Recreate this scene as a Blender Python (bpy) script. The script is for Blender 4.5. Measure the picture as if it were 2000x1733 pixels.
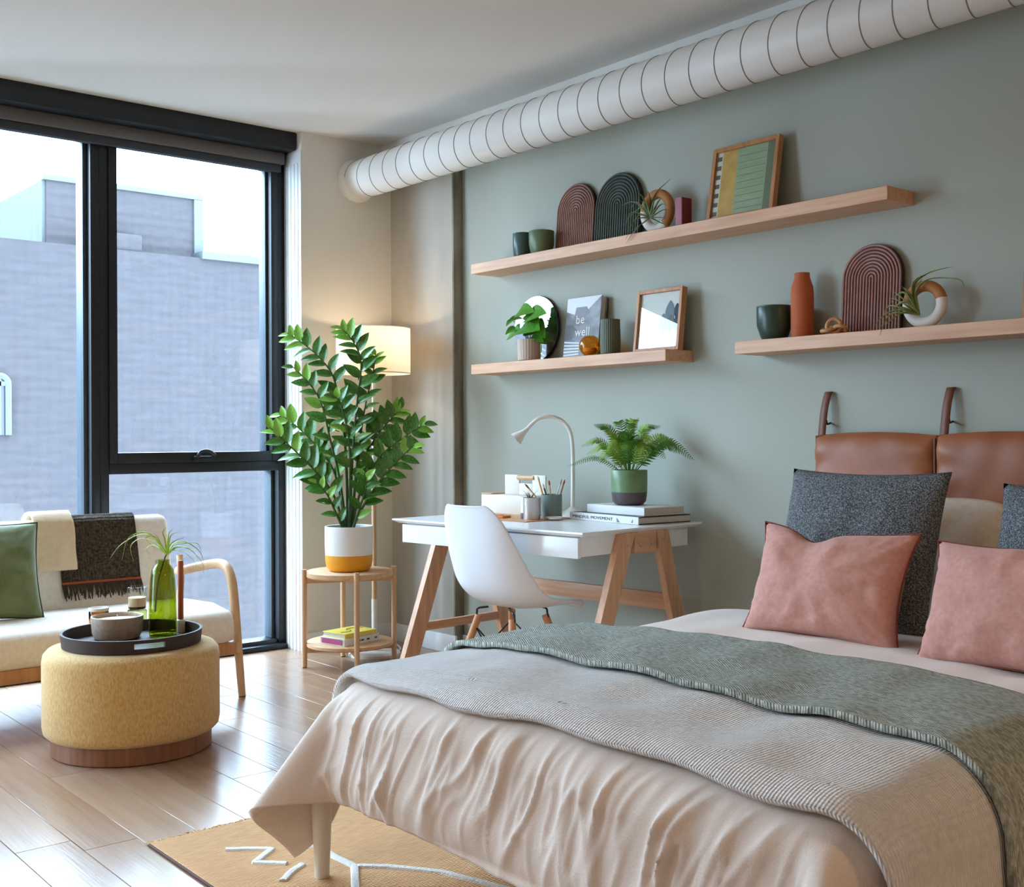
import bpy, bmesh, math, random
from mathutils import Vector, Matrix, noise

for o in list(bpy.data.objects):
    bpy.data.objects.remove(o)
SC = bpy.context.scene
COL = SC.collection
RND = random.Random(7)
PI = math.pi

# ------------------------------------------------------------------ camera
FPX, CX, CY, EYE, RHO = 2249.0, 1000.0, 851.0, 1.10, math.radians(0.25)
FWD = Vector((-.7680, .6404, 0)).normalized()
RGT = Vector((.6404, .7680, 0)).normalized()
UP = Vector((0, 0, 1))
cam = bpy.data.cameras.new('camera')
cam.sensor_width = 36.0
cam.lens = FPX * 36.0 / 2000.0
cam.shift_y = -(866.5 - CY) / 2000.0
cam.clip_start = .05
cam_o = bpy.data.objects.new('camera', cam)
COL.objects.link(cam_o)
# the horizon climbs slightly to the right in the photograph
_r = RGT * math.cos(-RHO) + UP * math.sin(-RHO)
_u = UP * math.cos(-RHO) - RGT * math.sin(-RHO)
_m = Matrix(((_r.x, _u.x, -FWD.x, 0), (_r.y, _u.y, -FWD.y, 0), (_r.z, _u.z, -FWD.z, EYE), (0, 0, 0, 1)))
cam_o.matrix_world = _m
SC.camera = cam_o

# ------------------------------------------------------------------ world, light, exposure
SKY = 24.0
w = bpy.data.worlds.new('overcast_sky')
SC.world = w
w.use_nodes = True
bg = w.node_tree.nodes['Background']
bg.inputs[0].default_value = (.64, .79, 1.0, 1)
bg.inputs[1].default_value = SKY
SC.view_settings.view_transform = 'Standard'
SC.view_settings.look = 'None'
SC.view_settings.gamma = 1.0
SC.view_settings.use_curve_mapping = False
SC.view_settings.exposure = 0.12
SC.cycles.use_denoising = True
SC.cycles.max_bounces = 8
SC.cycles.diffuse_bounces = 4
SC.cycles.use_adaptive_sampling = True
SC.cycles.adaptive_threshold = .06
SC.cycles.adaptive_min_samples = 16
SC.cycles.transparent_max_bounces = 12
SC.cycles.sample_clamp_indirect = 8.0
SC.cycles.caustics_reflective = False
SC.cycles.caustics_refractive = False

# window openings guide the sky light (light portals, no light of their own)
def portal(loc, rot, sx, sy):
    pl = bpy.data.lights.new('window_portal', 'AREA')
    pl.shape = 'RECTANGLE'
    pl.size, pl.size_y = sx, sy
    pl.cycles.is_portal = True
    po = bpy.data.objects.new('window_portal', pl)
    COL.objects.link(po)
    po.location = loc
    po.rotation_euler = rot
portal((-5.52, .22, 1.30), (0, -PI / 2, 0), 2.5, 5.4)

# ------------------------------------------------------------------ pixel -> place
def _ray(px, py):
    a = (px - CX) / FPX
    b = -(py - CY) / FPX
    c, s = math.cos(RHO), math.sin(RHO)
    r = a * c + b * s
    u = b * c - a * s
    return FWD + RGT * r + UP * u
EYEV = Vector((0, 0, EYE))
def PY(px, py, y):
    q = _ray(px, py); return EYEV + q * (y / q.y)
def PX(px, py, x):
    q = _ray(px, py); return EYEV + q * (x / q.x)
def PZ(px, py, z=0.0):
    q = _ray(px, py); return EYEV + q * ((z - EYE) / q.z)
def PT(px, py, t):
    return EYEV + _ray(px, py) * t

# ------------------------------------------------------------------ materials
def lin(c):
    out = []
    for v in c[:3]:
        v /= 255.0
        out.append(v / 12.92 if v <= .04045 else ((v + .055) / 1.055) ** 2.4)
    return (*out, 1)

def M(name, col, rough=.5, col2=None, ns=8, st=(1, 1, 1), lo=.35, hi=.65, bump=0, bs=200, bt='noise',
      metal=0, trans=0, ior=1.45, spec=.5, sheen=0, emit=0, detail=5, bst=None, sub=0, rot=(0, 0, 0), alpha=1):
    m = bpy.data.materials.new(name)
    m.use_nodes = True
    nt = m.node_tree
    N, L = nt.nodes, nt.links
    p = N['Principled BSDF']
    p.inputs['Base Color'].default_value = lin(col)
    p.inputs['Roughness'].default_value = rough
    p.inputs['Metallic'].default_value = metal
    p.inputs['Transmission Weight'].default_value = trans
    p.inputs['IOR'].default_value = ior
    p.inputs['Specular IOR Level'].default_value = spec
    p.inputs['Sheen Weight'].default_value = sheen
    p.inputs['Alpha'].default_value = alpha
    if sub:
        p.inputs['Subsurface Weight'].default_value = sub
        p.inputs['Subsurface Radius'].default_value = (.02, .02, .02)
    if emit:
        p.inputs['Emission Color'].default_value = lin(col)
        p.inputs['Emission Strength'].default_value = emit
    tc = N.new('ShaderNodeTexCoord')
    def mapping(scale):
        mp = N.new('ShaderNodeMapping')
        mp.inputs['Scale'].default_value = scale
        mp.inputs['Rotation'].default_value = rot
        L.new(tc.outputs['Object'], mp.inputs[0])
        return mp
    if col2 is not None:
        mp = mapping(st)
        nz = N.new('ShaderNodeTexNoise')
        nz.inputs['Scale'].default_value = ns
        nz.inputs['Detail'].default_value = detail
        L.new(mp.outputs[0], nz.inputs['Vector'])
        mr = N.new('ShaderNodeMapRange')
        mr.inputs[1].default_value = lo
        mr.inputs[2].default_value = hi
        L.new(nz.outputs[0], mr.inputs[0])
        mx = N.new('ShaderNodeMix')
        mx.data_type = 'RGBA'
        mx.inputs[6].default_value = lin(col)
        mx.inputs[7].default_value = lin(col2)
        L.new(mr.outputs[0], mx.inputs[0])
        L.new(mx.outputs[2], p.inputs['Base Color'])
    if bump:
        b = N.new('ShaderNodeBump')
        b.inputs['Strength'].default_value = 1.0
        b.inputs['Distance'].default_value = bump
        mp = mapping(bst or (1, 1, 1))
        if bt == 'noise':
            nz = N.new('ShaderNodeTexNoise')
            nz.inputs['Scale'].default_value = bs
            nz.inputs['Detail'].default_value = 4
            L.new(mp.outputs[0], nz.inputs['Vector'])
            L.new(nz.outputs[0], b.inputs['Height'])
        elif bt == 'voronoi':
            nz = N.new('ShaderNodeTexVoronoi')
            nz.inputs['Scale'].default_value = bs
            L.new(mp.outputs[0], nz.inputs['Vector'])
            L.new(nz.outputs[0], b.inputs['Height'])
        else:
            hs = []
            for d in (('X', 'Y') if bt == 'weave' else ('X',) if bt == 'wavex' else ('Y', 'Z') if bt == 'weaveyz' else ('X', 'Z')):
                wv = N.new('ShaderNodeTexWave')
                wv.bands_direction = d
                wv.inputs['Scale'].default_value = bs
                wv.inputs['Distortion'].default_value = 2.0
                wv.inputs['Detail'].default_value = 2
                wv.inputs['Detail Scale'].default_value = .6
                L.new(mp.outputs[0], wv.inputs['Vector'])
                hs.append(wv.outputs['Fac'])
            if len(hs) == 2:
                ad = N.new('ShaderNodeMath')
                ad.operation = 'ADD'
                L.new(hs[0], ad.inputs[0])
                L.new(hs[1], ad.inputs[1])
                L.new(ad.outputs[0], b.inputs['Height'])
            else:
                L.new(hs[0], b.inputs['Height'])
        L.new(b.outputs[0], p.inputs['Normal'])
    return m

def glass(name, col, rough=.0, tint=1.0, gloss=.5):
    """thin clear glass: see-through with a Fresnel reflection"""
    m = bpy.data.materials.new(name)
    m.use_nodes = True
    nt = m.node_tree
    N, L = nt.nodes, nt.links
    N.clear()
    out = N.new('ShaderNodeOutputMaterial')
    tr = N.new('ShaderNodeBsdfTransparent')
    tr.inputs[0].default_value = lin(col)
    gl = N.new('ShaderNodeBsdfGlossy')
    gl.inputs['Roughness'].default_value = rough
    fr = N.new('ShaderNodeFresnel')
    ge = N.new('ShaderNodeNewGeometry')
    mi = N.new('ShaderNodeMapRange')
    mi.inputs[3].default_value = 1.0 + gloss
    mi.inputs[4].default_value = 1.0 / (1.0 + gloss)
    L.new(ge.outputs['Backfacing'], mi.inputs[0])
    L.new(mi.outputs[0], fr.inputs[0])
    mx = N.new('ShaderNodeMixShader')
    L.new(fr.outputs[0], mx.inputs[0])
    L.new(tr.outputs[0], mx.inputs[1])
    L.new(gl.outputs[0], mx.inputs[2])
    L.new(mx.outputs[0], out.inputs[0])
    return m

MT = {}
def oak(name, c1, c2, axis, rough=.45):
    st = [22, 22, 22]
    st[axis] = 1.6
    return M(name, c1, rough, c2, ns=2.2, st=tuple(st), lo=.3, hi=.7, bump=.0004, bs=5, bst=tuple(st), detail=6)
MT['wall_white'] = M('painted_white_wall', (226, 220, 210), .8, bump=.0006, bs=120)
MT['ceiling'] = M('painted_ceiling', (226, 219, 211), .85, bump=.0005, bs=90)
MT['green'] = M('sage_green_paint', (168, 170, 157), .75, bump=.0005, bs=130)
MT['concrete'] = M('raw_concrete', (190, 182, 170), .8, (158, 150, 138), ns=1.6, st=(2.2, 2.2, .7), lo=.3, hi=.75, bump=.002, bs=14, detail=9)
MT['concrete_edge'] = M('rough_concrete_edge', (158, 148, 130), .85, (112, 104, 90), ns=14, st=(1, 1, .25), bump=.004, bs=30)
MT['trim'] = M('white_trim_paint', (228, 228, 226), .45)
MT['black'] = M('black_metal_frame', (26, 29, 33), .42, spec=.5)
MT['bead'] = M('grey_glazing_bead', (62, 72, 80), .4)
MT['cassette'] = M('grey_blind_cassette', (104, 99, 98), .55)
MT['blind'] = M('dark_blind_fabric', (62, 64, 70), .8)
MT['pane'] = glass('window_glass', (240, 248, 250), gloss=.5)
MT['gap'] = M('dark_floor_joint', (92, 74, 58), .8)
for i in range(4):
    c = [(170, 136, 110), (163, 129, 103), (176, 143, 118), (167, 133, 108)][i]
    c2 = [(154, 120, 93), (148, 113, 86), (160, 127, 101), (151, 117, 92)][i]
    MT['plank%d' % i] = M('oak_floor_plank_%d' % i, c, .24, c2, ns=1.8, st=(1.1, 16, 16), lo=.3, hi=.7,
                          bump=.0004, bs=4, bst=(1.5, 30, 30), spec=.95)
MT['duct'] = M('white_painted_duct', (226, 221, 214), .42, spec=.4)
MT['seam'] = M('duct_seam', (140, 134, 128), .5)
MT['oakx'] = oak('oak_along_x', (224, 176, 140), (200, 148, 112), 0)
MT['oaky'] = oak('oak_along_y', (224, 176, 140), (200, 148, 112), 1)
MT['oakz'] = oak('oak_along_z', (224, 176, 140), (200, 148, 112), 2)
MT['frameoak'] = oak('frame_oak', (196, 140, 92), (168, 112, 68), 2)
MT['beech'] = oak('warm_beech', (206, 150, 104), (184, 126, 82), 2)
MT['paleoak'] = oak('pale_oak', (222, 182, 142), (202, 158, 116), 2)
MT['paleoakxy'] = oak('pale_oak_flat', (224, 184, 144), (204, 160, 118), 0)
MT['walnut'] = oak('walnut_plinth', (150, 98, 66), (120, 74, 48), 2)
MT['deskwhite'] = M('white_lacquer', (238, 238, 238), .22, spec=.5)
MT['shell'] = M('white_plastic_shell', (236, 238, 244), .32)
MT['blackwire'] = M('black_wire', (18, 18, 20), .4)
MT['sofa'] = M('cream_sofa_fabric', (246, 234, 220), .9, (238, 224, 208), ns=60, bump=.0006, bs=300, sheen=.2)
MT['greenvelvet'] = M('green_cushion_fabric', (100, 112, 66), .85, (116, 126, 82), ns=12, bump=.001, bs=200, sheen=.4)
MT['greenpiping'] = M('dark_green_piping', (62, 74, 46), .8)
MT['cream'] = M('cream_wool', (228, 200, 164), .95, (234, 208, 174), ns=40, bump=.0008, bs=250, sheen=.3)
MT['brownknit'] = M('brown_woven_wool', (92, 76, 58), .95, (58, 46, 34), ns=90, bump=.005, bs=26, bt='weaveyz')
MT['fringe'] = M('brown_fringe', (70, 54, 42), .95)
MT['rust'] = M('rust_stripe', (150, 72, 36), .9)
MT['ottoman'] = M('mustard_upholstery', (196, 152, 86), .9, (216, 180, 120), ns=170, st=(1, 1, .4), lo=.35, hi=.68, bump=.0012, bs=150, sheen=.25)
MT['tray'] = M('dark_brown_tray', (56, 40, 34), .6)
MT['stone'] = M('taupe_ceramic', (176, 156, 138), .45, (160, 140, 122), ns=60)
MT['wax'] = M('cream_candle_wax', (232, 214, 184), .5, sub=.3)
MT['amber'] = M('amber_glass', (224, 158, 60), .03, trans=1.0, ior=1.3)
MT['ambervotive'] = glass('honey_amber_glass', (250, 218, 140), gloss=.5)
MT['clear'] = glass('clear_glass', (252, 253, 252), gloss=.45)
MT['palegreen'] = M('pale_green_glass', (198, 212, 128), .05, trans=.85, ior=1.25)
MT['greenglass'] = glass('olive_green_glass', (214, 220, 128), gloss=.5)
MT['terracotta'] = M('terracotta', (186, 96, 52), .75, (176, 88, 46), ns=10)
MT['candle'] = M('rust_taper_candle', (176, 92, 56), .6)
MT['white'] = M('matte_white', (236, 234, 230), .55)
MT['mustard'] = M('mustard_glaze', (232, 156, 28), .45)
MT['soil'] = M('dark_soil', (52, 40, 30), .95, (30, 22, 16), ns=50, bump=.006, bs=60)
MT['zz'] = M('zz_leaf_green', (58, 108, 38), .3, (92, 146, 54), ns=9, lo=.4, hi=.7, spec=.6)
MT['zzyoung'] = M('zz_young_leaf', (118, 172, 58), .32, (142, 192, 74), ns=12, spec=.6)
MT['zzstem'] = M('zz_stem', (64, 92, 44), .5)
MT['fern'] = M('fern_green', (66, 124, 42), .5, (106, 160, 58), ns=14, lo=.35, hi=.65)
MT['fernlight'] = M('fern_light_green', (124, 168, 56), .5, (154, 190, 76), ns=14)
MT['airplant'] = M('air_plant_green', (112, 124, 66), .6, (146, 156, 96), ns=20)
MT['airdark'] = M('air_plant_dark_green', (88, 104, 60), .6, (120, 132, 84), ns=20)
MT['lime'] = M('lime_sprig_green', (146, 176, 44), .5, (176, 198, 74), ns=20)
MT['pothos'] = M('pothos_green', (58, 124, 30), .38, (92, 156, 44), ns=20)
MT['lampshade'] = M('linen_lamp_shade', (242, 228, 206), .9, sub=0, bump=.0005, bs=300)
MT['yellowbook'] = M('yellow_cover', (236, 214, 92), .5)
MT['ink'] = M('black_ink', (28, 28, 30), .6)
MT['magenta'] = M('magenta_label', (178, 62, 122), .5)
MT['paper'] = M('white_paper', (232, 230, 224), .7)
MT['pages'] = M('cut_pages', (214, 206, 194), .8, (186, 178, 166), ns=40, st=(1, 1, 40))
MT['bookwhite'] = M('white_book_cover', (230, 228, 226), .4)
MT['bookblack'] = M('black_book_cover', (34, 32, 34), .45)
MT['tanleather'] = M('tan_desk_mat_leather', (214, 158, 112), .5, (204, 146, 100), ns=20)
MT['metal'] = M('brushed_tin', (196, 186, 180), .32, metal=.85)
MT['teal'] = M('grey_teal_metal', (124, 142, 138), .45)
MT['slate'] = M('slate_grey', (88, 84, 92), .6)
MT['lampwhite'] = M('white_lamp_metal', (232, 226, 216), .4)
MT['potgreen'] = M('reactive_green_glaze', (104, 132, 92), .35, (122, 148, 106), ns=12)
MT['potdark'] = M('purple_brown_glaze', (84, 72, 74), .45, (98, 86, 86), ns=20)
MT['cupteal'] = M('dark_teal_glaze', (66, 88, 80), .3)
MT['cupgreen'] = M('olive_green_glaze', (92, 106, 72), .38, (104, 116, 82), ns=10)
MT['cupdark'] = M('bottle_green_glaze', (50, 68, 52), .32)
MT['cupgrey'] = M('grey_green_ceramic', (94, 98, 80), .6)
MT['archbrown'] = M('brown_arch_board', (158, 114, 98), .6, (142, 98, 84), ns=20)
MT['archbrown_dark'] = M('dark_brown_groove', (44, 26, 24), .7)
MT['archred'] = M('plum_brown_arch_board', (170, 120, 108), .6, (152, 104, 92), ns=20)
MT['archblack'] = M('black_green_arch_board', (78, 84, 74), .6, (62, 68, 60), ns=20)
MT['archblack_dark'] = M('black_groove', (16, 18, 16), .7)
MT['ringtan'] = M('tan_clay', (186, 124, 70), .7, (170, 108, 58), ns=14)
MT['ringwhite'] = M('white_dipped_clay', (222, 214, 204), .6)
MT['redbox'] = M('dark_red_cloth', (134, 52, 52), .7)
MT['mauve'] = M('mauve_cloth', (168, 112, 122), .7)
MT['mirror'] = M('mirror_glass', (236, 240, 244), .02, metal=1.0)
MT['darkrim'] = M('dark_mirror_rim', (40, 38, 40), .5)
MT['ribpot'] = M('beige_ribbed_ceramic', (196, 172, 154), .7)
MT['photo'] = M('grey_landscape_print', (150, 148, 150), .5, (104, 102, 106), ns=9, st=(1, 1, 2.4))
MT['photolight'] = M('light_print', (214, 214, 216), .5)
MT['photomid'] = M('mid_grey_print', (122, 120, 124), .5)
MT['photodark'] = M('dark_grey_print', (98, 96, 98), .5)
MT['artgold'] = M('ochre_print', (216, 172, 82), .6, (200, 154, 66), ns=30)
MT['artgreen'] = M('sage_print', (164, 182, 148), .6, (148, 168, 132), ns=14, st=(1, 1, 6))
MT['artdark'] = M('dark_green_print', (104, 118, 92), .6)
MT['artwhite'] = M('off_white_print', (216, 212, 198), .6)
MT['artbrown'] = M('brown_print', (88, 76, 60), .6)
MT['leafgrey'] = M('grey_leaf_print', (120, 130, 140), .6)
MT['leafblue'] = M('dark_blue_leaf_print', (44, 62, 78), .6)
MT['leather'] = M('cognac_leather', (164, 98, 60), .48, (142, 80, 46), ns=5, lo=.35, hi=.7, bump=.002, bs=9, detail=6)
MT['strap'] = M('dark_leather_strap', (110, 60, 40), .5)
MT['linen'] = M('beige_linen_duvet', (232, 214, 200), .9, (225, 206, 191), ns=320, bump=.0009, bs=260, bt='noise', sheen=.2)
MT['sheet'] = M('pale_bed_linen', (214, 202, 190), .9, bump=.0006, bs=200)
MT['coverlet'] = M('pale_grey_waffle_cotton', (242, 237, 233), .95, (232, 226, 221), ns=70, bump=.0024, bs=46, bt='weave', sheen=.3)
MT['throw'] = M('grey_green_herringbone_wool', (202, 206, 194), .95, (150, 156, 144), ns=70, st=(1, 2.2, 1), lo=.4, hi=.62, bump=.0025, bs=60, bt='weave', rot=(0, 0, .6), sheen=.2)
MT['boucle'] = M('charcoal_boucle', (62, 66, 70), .95, (150, 152, 152), ns=260, lo=.42, hi=.68, bump=.004, bs=170, bt='noise', detail=3)
MT['pink'] = M('dusty_pink_linen', (208, 150, 134), .9, (198, 138, 122), ns=70, bump=.0007, bs=240, sheen=.2)
MT['pinkpiping'] = M('rust_piping', (132, 62, 44), .8)
MT['sham'] = M('oatmeal_sham_linen', (228, 214, 198), .9, (220, 204, 186), ns=60, bump=.0007, bs=220)
MT['bedwhite'] = M('white_bed_leg', (226, 214, 200), .5)
MT['rug'] = M('mustard_flat_weave', (226, 178, 130), .95, (212, 162, 112), ns=24, st=(8, 1, 1), bump=.003, bs=40, bt='wavex')
MT['rugwhite'] = M('white_tufted_wool', (230, 224, 216), .95, bump=.003, bs=150)
MT['rugfringe'] = M('rug_fringe', (206, 166, 116), .95)
MT['rugedge'] = M('rug_edge_stripe', (96, 66, 58), .9)
MT['cord'] = M('white_cord', (214, 212, 208), .5)
MT['bricks'] = M('pale_blue_grey_brick', (46, 41, 43), .9, (41, 36, 38), ns=3, st=(1, 1, 6), bump=.006, bs=2.2, bt='weaveyz')
MT['cladding'] = M('pale_timber_cladding', (64, 67, 66), .8, (55, 58, 57), ns=3, st=(10, 1, .2))
MT['coping'] = M('pale_metal_coping', (57, 61, 62), .5)
MT['farglass'] = M('dark_far_window', (38, 42, 50), .2)
MT['street'] = M('street_ground', (112, 116, 116), .9)

# ------------------------------------------------------------------ mesh helpers
class MB:
    def __init__(s, M=None):
        s.v = []; s.f = []; s.M = M or Matrix()
    def add(s, vs, fs):
        n = len(s.v)
        s.v += [s.M @ Vector(v) for v in vs]
        s.f += [tuple(i + n for i in f) for f in fs]
        return s
    def box(s, x0, x1, y0, y1, z0, z1, b=0, seg=2):
        if x0 > x1: x0, x1 = x1, x0
        if y0 > y1: y0, y1 = y1, y0
        if z0 > z1: z0, z1 = z1, z0
        vs = [(x, y, z) for x in (x0, x1) for y in (y0, y1) for z in (z0, z1)]
        fs = [(0, 1, 3, 2), (4, 6, 7, 5), (0, 4, 5, 1), (2, 3, 7, 6), (0, 2, 6, 4), (1, 5, 7, 3)]
        if b > 0:
            bm = bmesh.new()
            bv = [bm.verts.new(v) for v in vs]
            for f in fs: bm.faces.new([bv[i] for i in f])
            bmesh.ops.bevel(bm, geom=list(bm.edges), offset=b, segments=seg, profile=.5, affect='EDGES')
            bm.verts.index_update()
            vs = [tuple(v.co) for v in bm.verts]
            fs = [tuple(v.index for v in f.verts) for f in bm.faces]
            bm.free()
        return s.add(vs, fs)
    def beam(s, p, q, wv, hv):
        """box between p and q with half-extent vectors wv, hv"""
        p, q, wv, hv = map(Vector, (p, q, wv, hv))
        vs = [p - wv - hv, p + wv - hv, p + wv + hv, p - wv + hv, q - wv - hv, q + wv - hv, q + wv + hv, q - wv + hv]
        return s.add(vs, [(0, 3, 2, 1), (4, 5, 6, 7), (0, 1, 5, 4), (1, 2, 6, 5), (2, 3, 7, 6), (3, 0, 4, 7)])
    def tube(s, pts, r, n=8, cap=True, closed=False, flat=None):
        pts = [Vector(p) for p in pts]
        m = len(pts)
        rs = r if isinstance(r, (list, tuple)) else [r] * m
        vs = []; fs = []
        t0 = (pts[1] - pts[0]).normalized()
        ref = Vector((0, 0, 1)) if abs(t0.z) < .9 else Vector((1, 0, 0))
        nrm = (ref - t0 * ref.dot(t0)).normalized()
        for i in range(m):
            if closed:
                t = pts[(i + 1) % m] - pts[i - 1]
            else:
                t = pts[min(i + 1, m - 1)] - pts[max(i - 1, 0)]
            t = t.normalized() if t.length > 1e-9 else t0
            nrm = nrm - t * nrm.dot(t)
            if nrm.length < 1e-6:
                nrm = t.orthogonal()
            nrm.normalize()
            bn = t.cross(nrm)
            for k in range(n):
                a = 2 * PI * k / n
                vs.append(pts[i] + (nrm * math.cos(a) * (flat or 1) + bn * math.sin(a)) * rs[i])
        for i in range(m if closed else m - 1):
            for k in range(n):
                j = (i + 1) % m
                fs.append((i * n + k, i * n + (k + 1) % n, j * n + (k + 1) % n, j * n + k))
        if cap and not closed:
            fs.append(tuple(range(n - 1, -1, -1)))
            fs.append(tuple((m - 1) * n + k for k in range(n)))
        return s.add(vs, fs)
    def lathe(s, prof, c=(0, 0, 0), n=40):
        vs = []; fs = []
        for (r, z) in prof:
            for k in range(n):
                a = 2 * PI * k / n
                vs.append((c[0] + r * math.cos(a), c[1] + r * math.sin(a), c[2] + z))
        for i in range(len(prof) - 1):
            for k in range(n):
                fs.append((i * n + k, i * n + (k + 1) % n, (i + 1) * n + (k + 1) % n, (i + 1) * n + k))
        if prof[0][0] > 1e-6: fs.append(tuple(range(n - 1, -1, -1)))
        if prof[-1][0] > 1e-6: fs.append(tuple((len(prof) - 1) * n + k for k in range(n)))
        return s.add(vs, fs)
    def prism(s, poly, y0, y1):
        """polygon in x,z extruded along y"""
        n = len(poly)
        vs = [(x, y0, z) for x, z in poly] + [(x, y1, z) for x, z in poly]
        fs = [tuple(range(n)), tuple(range(2 * n - 1, n - 1, -1))]
        for i in range(n):
            j = (i + 1) % n
            fs.append((i, n + i, n + j, j))
        return s.add(vs, fs)
    def grid(s, fn, nu, nv, wrap=False):
        vs = [fn(i / nu, j / nv) for j in range(nv + 1) for i in range(nu + 1)]
        w = nu + 1
        fs = [(j * w + i, j * w + i + 1, (j + 1) * w + i + 1, (j + 1) * w + i) for j in range(nv) for i in range(nu)]
        return s.add(vs, fs)

def mesh_of(name, mb, off, mat, sharp=40):
    me = bpy.data.meshes.new(name)
    me.from_pydata([v - off for v in mb.v], [], mb.f)
    me.validate()
    bm = bmesh.new(); bm.from_mesh(me)
    bmesh.ops.recalc_face_normals(bm, faces=bm.faces)
    bm.to_mesh(me); bm.free()
    me.polygons.foreach_set('use_smooth', [True] * len(me.polygons))
    me.set_sharp_from_angle(angle=math.radians(sharp))
    if mat: me.materials.append(MT[mat] if isinstance(mat, str) else mat)
    return me

OFF = {}
def tag(o, label, cat, group=None):
    o['label'] = label; o['category'] = cat
    if group: o['group'] = group
    return o
def thing(name, label, cat, loc=(0, 0, 0), rotz=0, group=None):
    o = bpy.data.objects.new(name, None)
    COL.objects.link(o)
    o.empty_display_size = .1
    o.location = loc
    o.rotation_euler = (0, 0, rotz)
    OFF[o.name] = Vector((0, 0, 0)) if rotz else Vector(loc)
    return tag(o, label, cat, group)
def part(name, mb, mat, parent, label=None, sharp=40):
    off = OFF[parent.name]
    o = bpy.data.objects.new(name, mesh_of(name, mb, off, mat, sharp))
    COL.objects.link(o)
    o.parent = parent
    OFF[o.name] = off
    if label: o['label'] = label
    return o
def single(name, label, cat, mb, mat, loc=(0, 0, 0), group=None, sharp=40):
    o = bpy.data.objects.new(name, mesh_of(name, mb, Vector(loc), mat, sharp))
    COL.objects.link(o)
    o.location = loc
    OFF[o.name] = Vector(loc)
    return tag(o, label, cat, group)
def struct(name, mb, mat, label=None, loc=(0, 0, 0)):
    o = bpy.data.objects.new(name, mesh_of(name, mb, Vector(loc), mat))
    COL.objects.link(o)
    o.location = loc
    OFF[o.name] = Vector(loc)
    o['kind'] = 'structure'
    if label: o['label'] = label
    return o
def inst(name, me, parent, mat4):
    o = bpy.data.objects.new(name, me)
    COL.objects.link(o)
    o.parent = parent
    o.matrix_local = Matrix.Translation(-OFF[parent.name]) @ mat4
    return o
def solidify(o, t, off=0):
    m = o.modifiers.new('thickness', 'SOLIDIFY')
    m.thickness = t; m.offset = off
    return o
def subsurf(o, n=1):
    m = o.modifiers.new('smooth', 'SUBSURF'); m.levels = n; m.render_levels = n
    return o
def catmull(pts, n=8):
    P = [Vector(p) for p in pts]
    P = [P[0] * 2 - P[1]] + P + [P[-1] * 2 - P[-2]]
    out = []
    for i in range(1, len(P) - 2):
        for k in range(n):
            t = k / n
            a, b, c, d = P[i - 1], P[i], P[i + 1], P[i + 2]
            out.append(.5 * ((2 * b) + (c - a) * t + (2 * a - 5 * b + 4 * c - d) * t * t + (3 * b - a - 3 * c + d) * t ** 3))
    out.append(P[-2])
    return out
def fbm(x, y, z=0, o=4):
    return noise.fractal(Vector((x, y, z)), 1.0, 2.0, o)
def text_geo(body, size):
    cu = bpy.data.curves.new('lettering', 'FONT')
    cu.body = body; cu.size = size; cu.align_x = 'LEFT'; cu.space_character = 1.05
    cu.extrude = 0.0004; cu.resolution_u = 3
    ob = bpy.data.objects.new('lettering', cu)
    COL.objects.link(ob)
    dg = bpy.context.evaluated_depsgraph_get(); dg.update()
    me = bpy.data.meshes.new_from_object(ob.evaluated_get(dg))
    vs = [v.co.copy() for v in me.vertices]; fs = [tuple(p.vertices) for p in me.polygons]
    bpy.data.objects.remove(ob); bpy.data.curves.remove(cu); bpy.data.meshes.remove(me)
    return vs, fs
def rotx(a): return Matrix.Rotation(a, 4, 'X')
def roty(a): return Matrix.Rotation(a, 4, 'Y')
def rotz(a): return Matrix.Rotation(a, 4, 'Z')
def tr(*p): return Matrix.Translation(Vector(p[0]) if len(p) == 1 else Vector(p))
def frame_m(xa, ya, za, o):
    return Matrix(((xa[0], ya[0], za[0], o[0]), (xa[1], ya[1], za[1], o[1]), (xa[2], ya[2], za[2], o[2]), (0, 0, 0, 1)))

# ================================================================== THE ROOM
XW, YC, YG, ZC = -5.20, 3.49, 3.545, 2.658      # white wall, concrete pier, green wall, ceiling
XE, YS = 1.7, -2.6                               # unseen walls behind the camera
XF = -5.37                                       # window frame front
YJ = 2.943                                       # window reveal
XO = -5.52

fl = struct('floor', MB().box(XO, XE, YS, YG + .1, -.08, -.004), 'gap', 'pale oak plank floor')
PW, PLN = .148, 1.22
full = MB().box(0, PLN - .0015, 0, PW - .0015, -.004, 0, .0008, 1)
plank_me = [mesh_of('plank', full, Vector((0, 0, 0)), 'plank%d' % i) for i in range(4)]
row = 0
y = .937 - 24 * PW
while y < YG + .05:
    x0 = -3.184 if abs(y - .937) < .01 else -3.184 + RND.uniform(0, PLN)
    while x0 > XF - .1: x0 -= PLN
    x = x0
    while x < XE:
        a, b = max(x, XF - .1), min(x + PLN, XE)
        k = RND.randrange(4)
        if b - a > .03:
            if b - a > PLN - 1e-4:
                me = plank_me[k]
            else:
                me = mesh_of('plank', MB().box(0, b - a - .0015, 0, PW - .0015, -.004, 0, .0008, 1), Vector((0, 0, 0)), 'plank%d' % k)
            o = bpy.data.objects.new('plank', me)
            COL.objects.link(o)
            o.parent = fl
            o.location = (a, y, 0)
        x += PLN
    y += PW
struct('ceiling', MB().box(XO, XE, YS, YG + .1, ZC, ZC + .15), 'ceiling', 'smooth white painted ceiling')
struct('wall_left', MB().box(XO, XW, YJ, YG + .1, -.05, ZC), 'wall_white', 'white wall pier beside the window')
struct('wall_column', MB().box(XW, -4.646, YC, YG + .1, -.05, ZC), 'concrete', 'raw concrete pier in the corner')
struct('wall_back', MB().box(-4.66, XE, YG, YG + .12, -.05, ZC), 'green', 'sage green painted wall')
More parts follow.
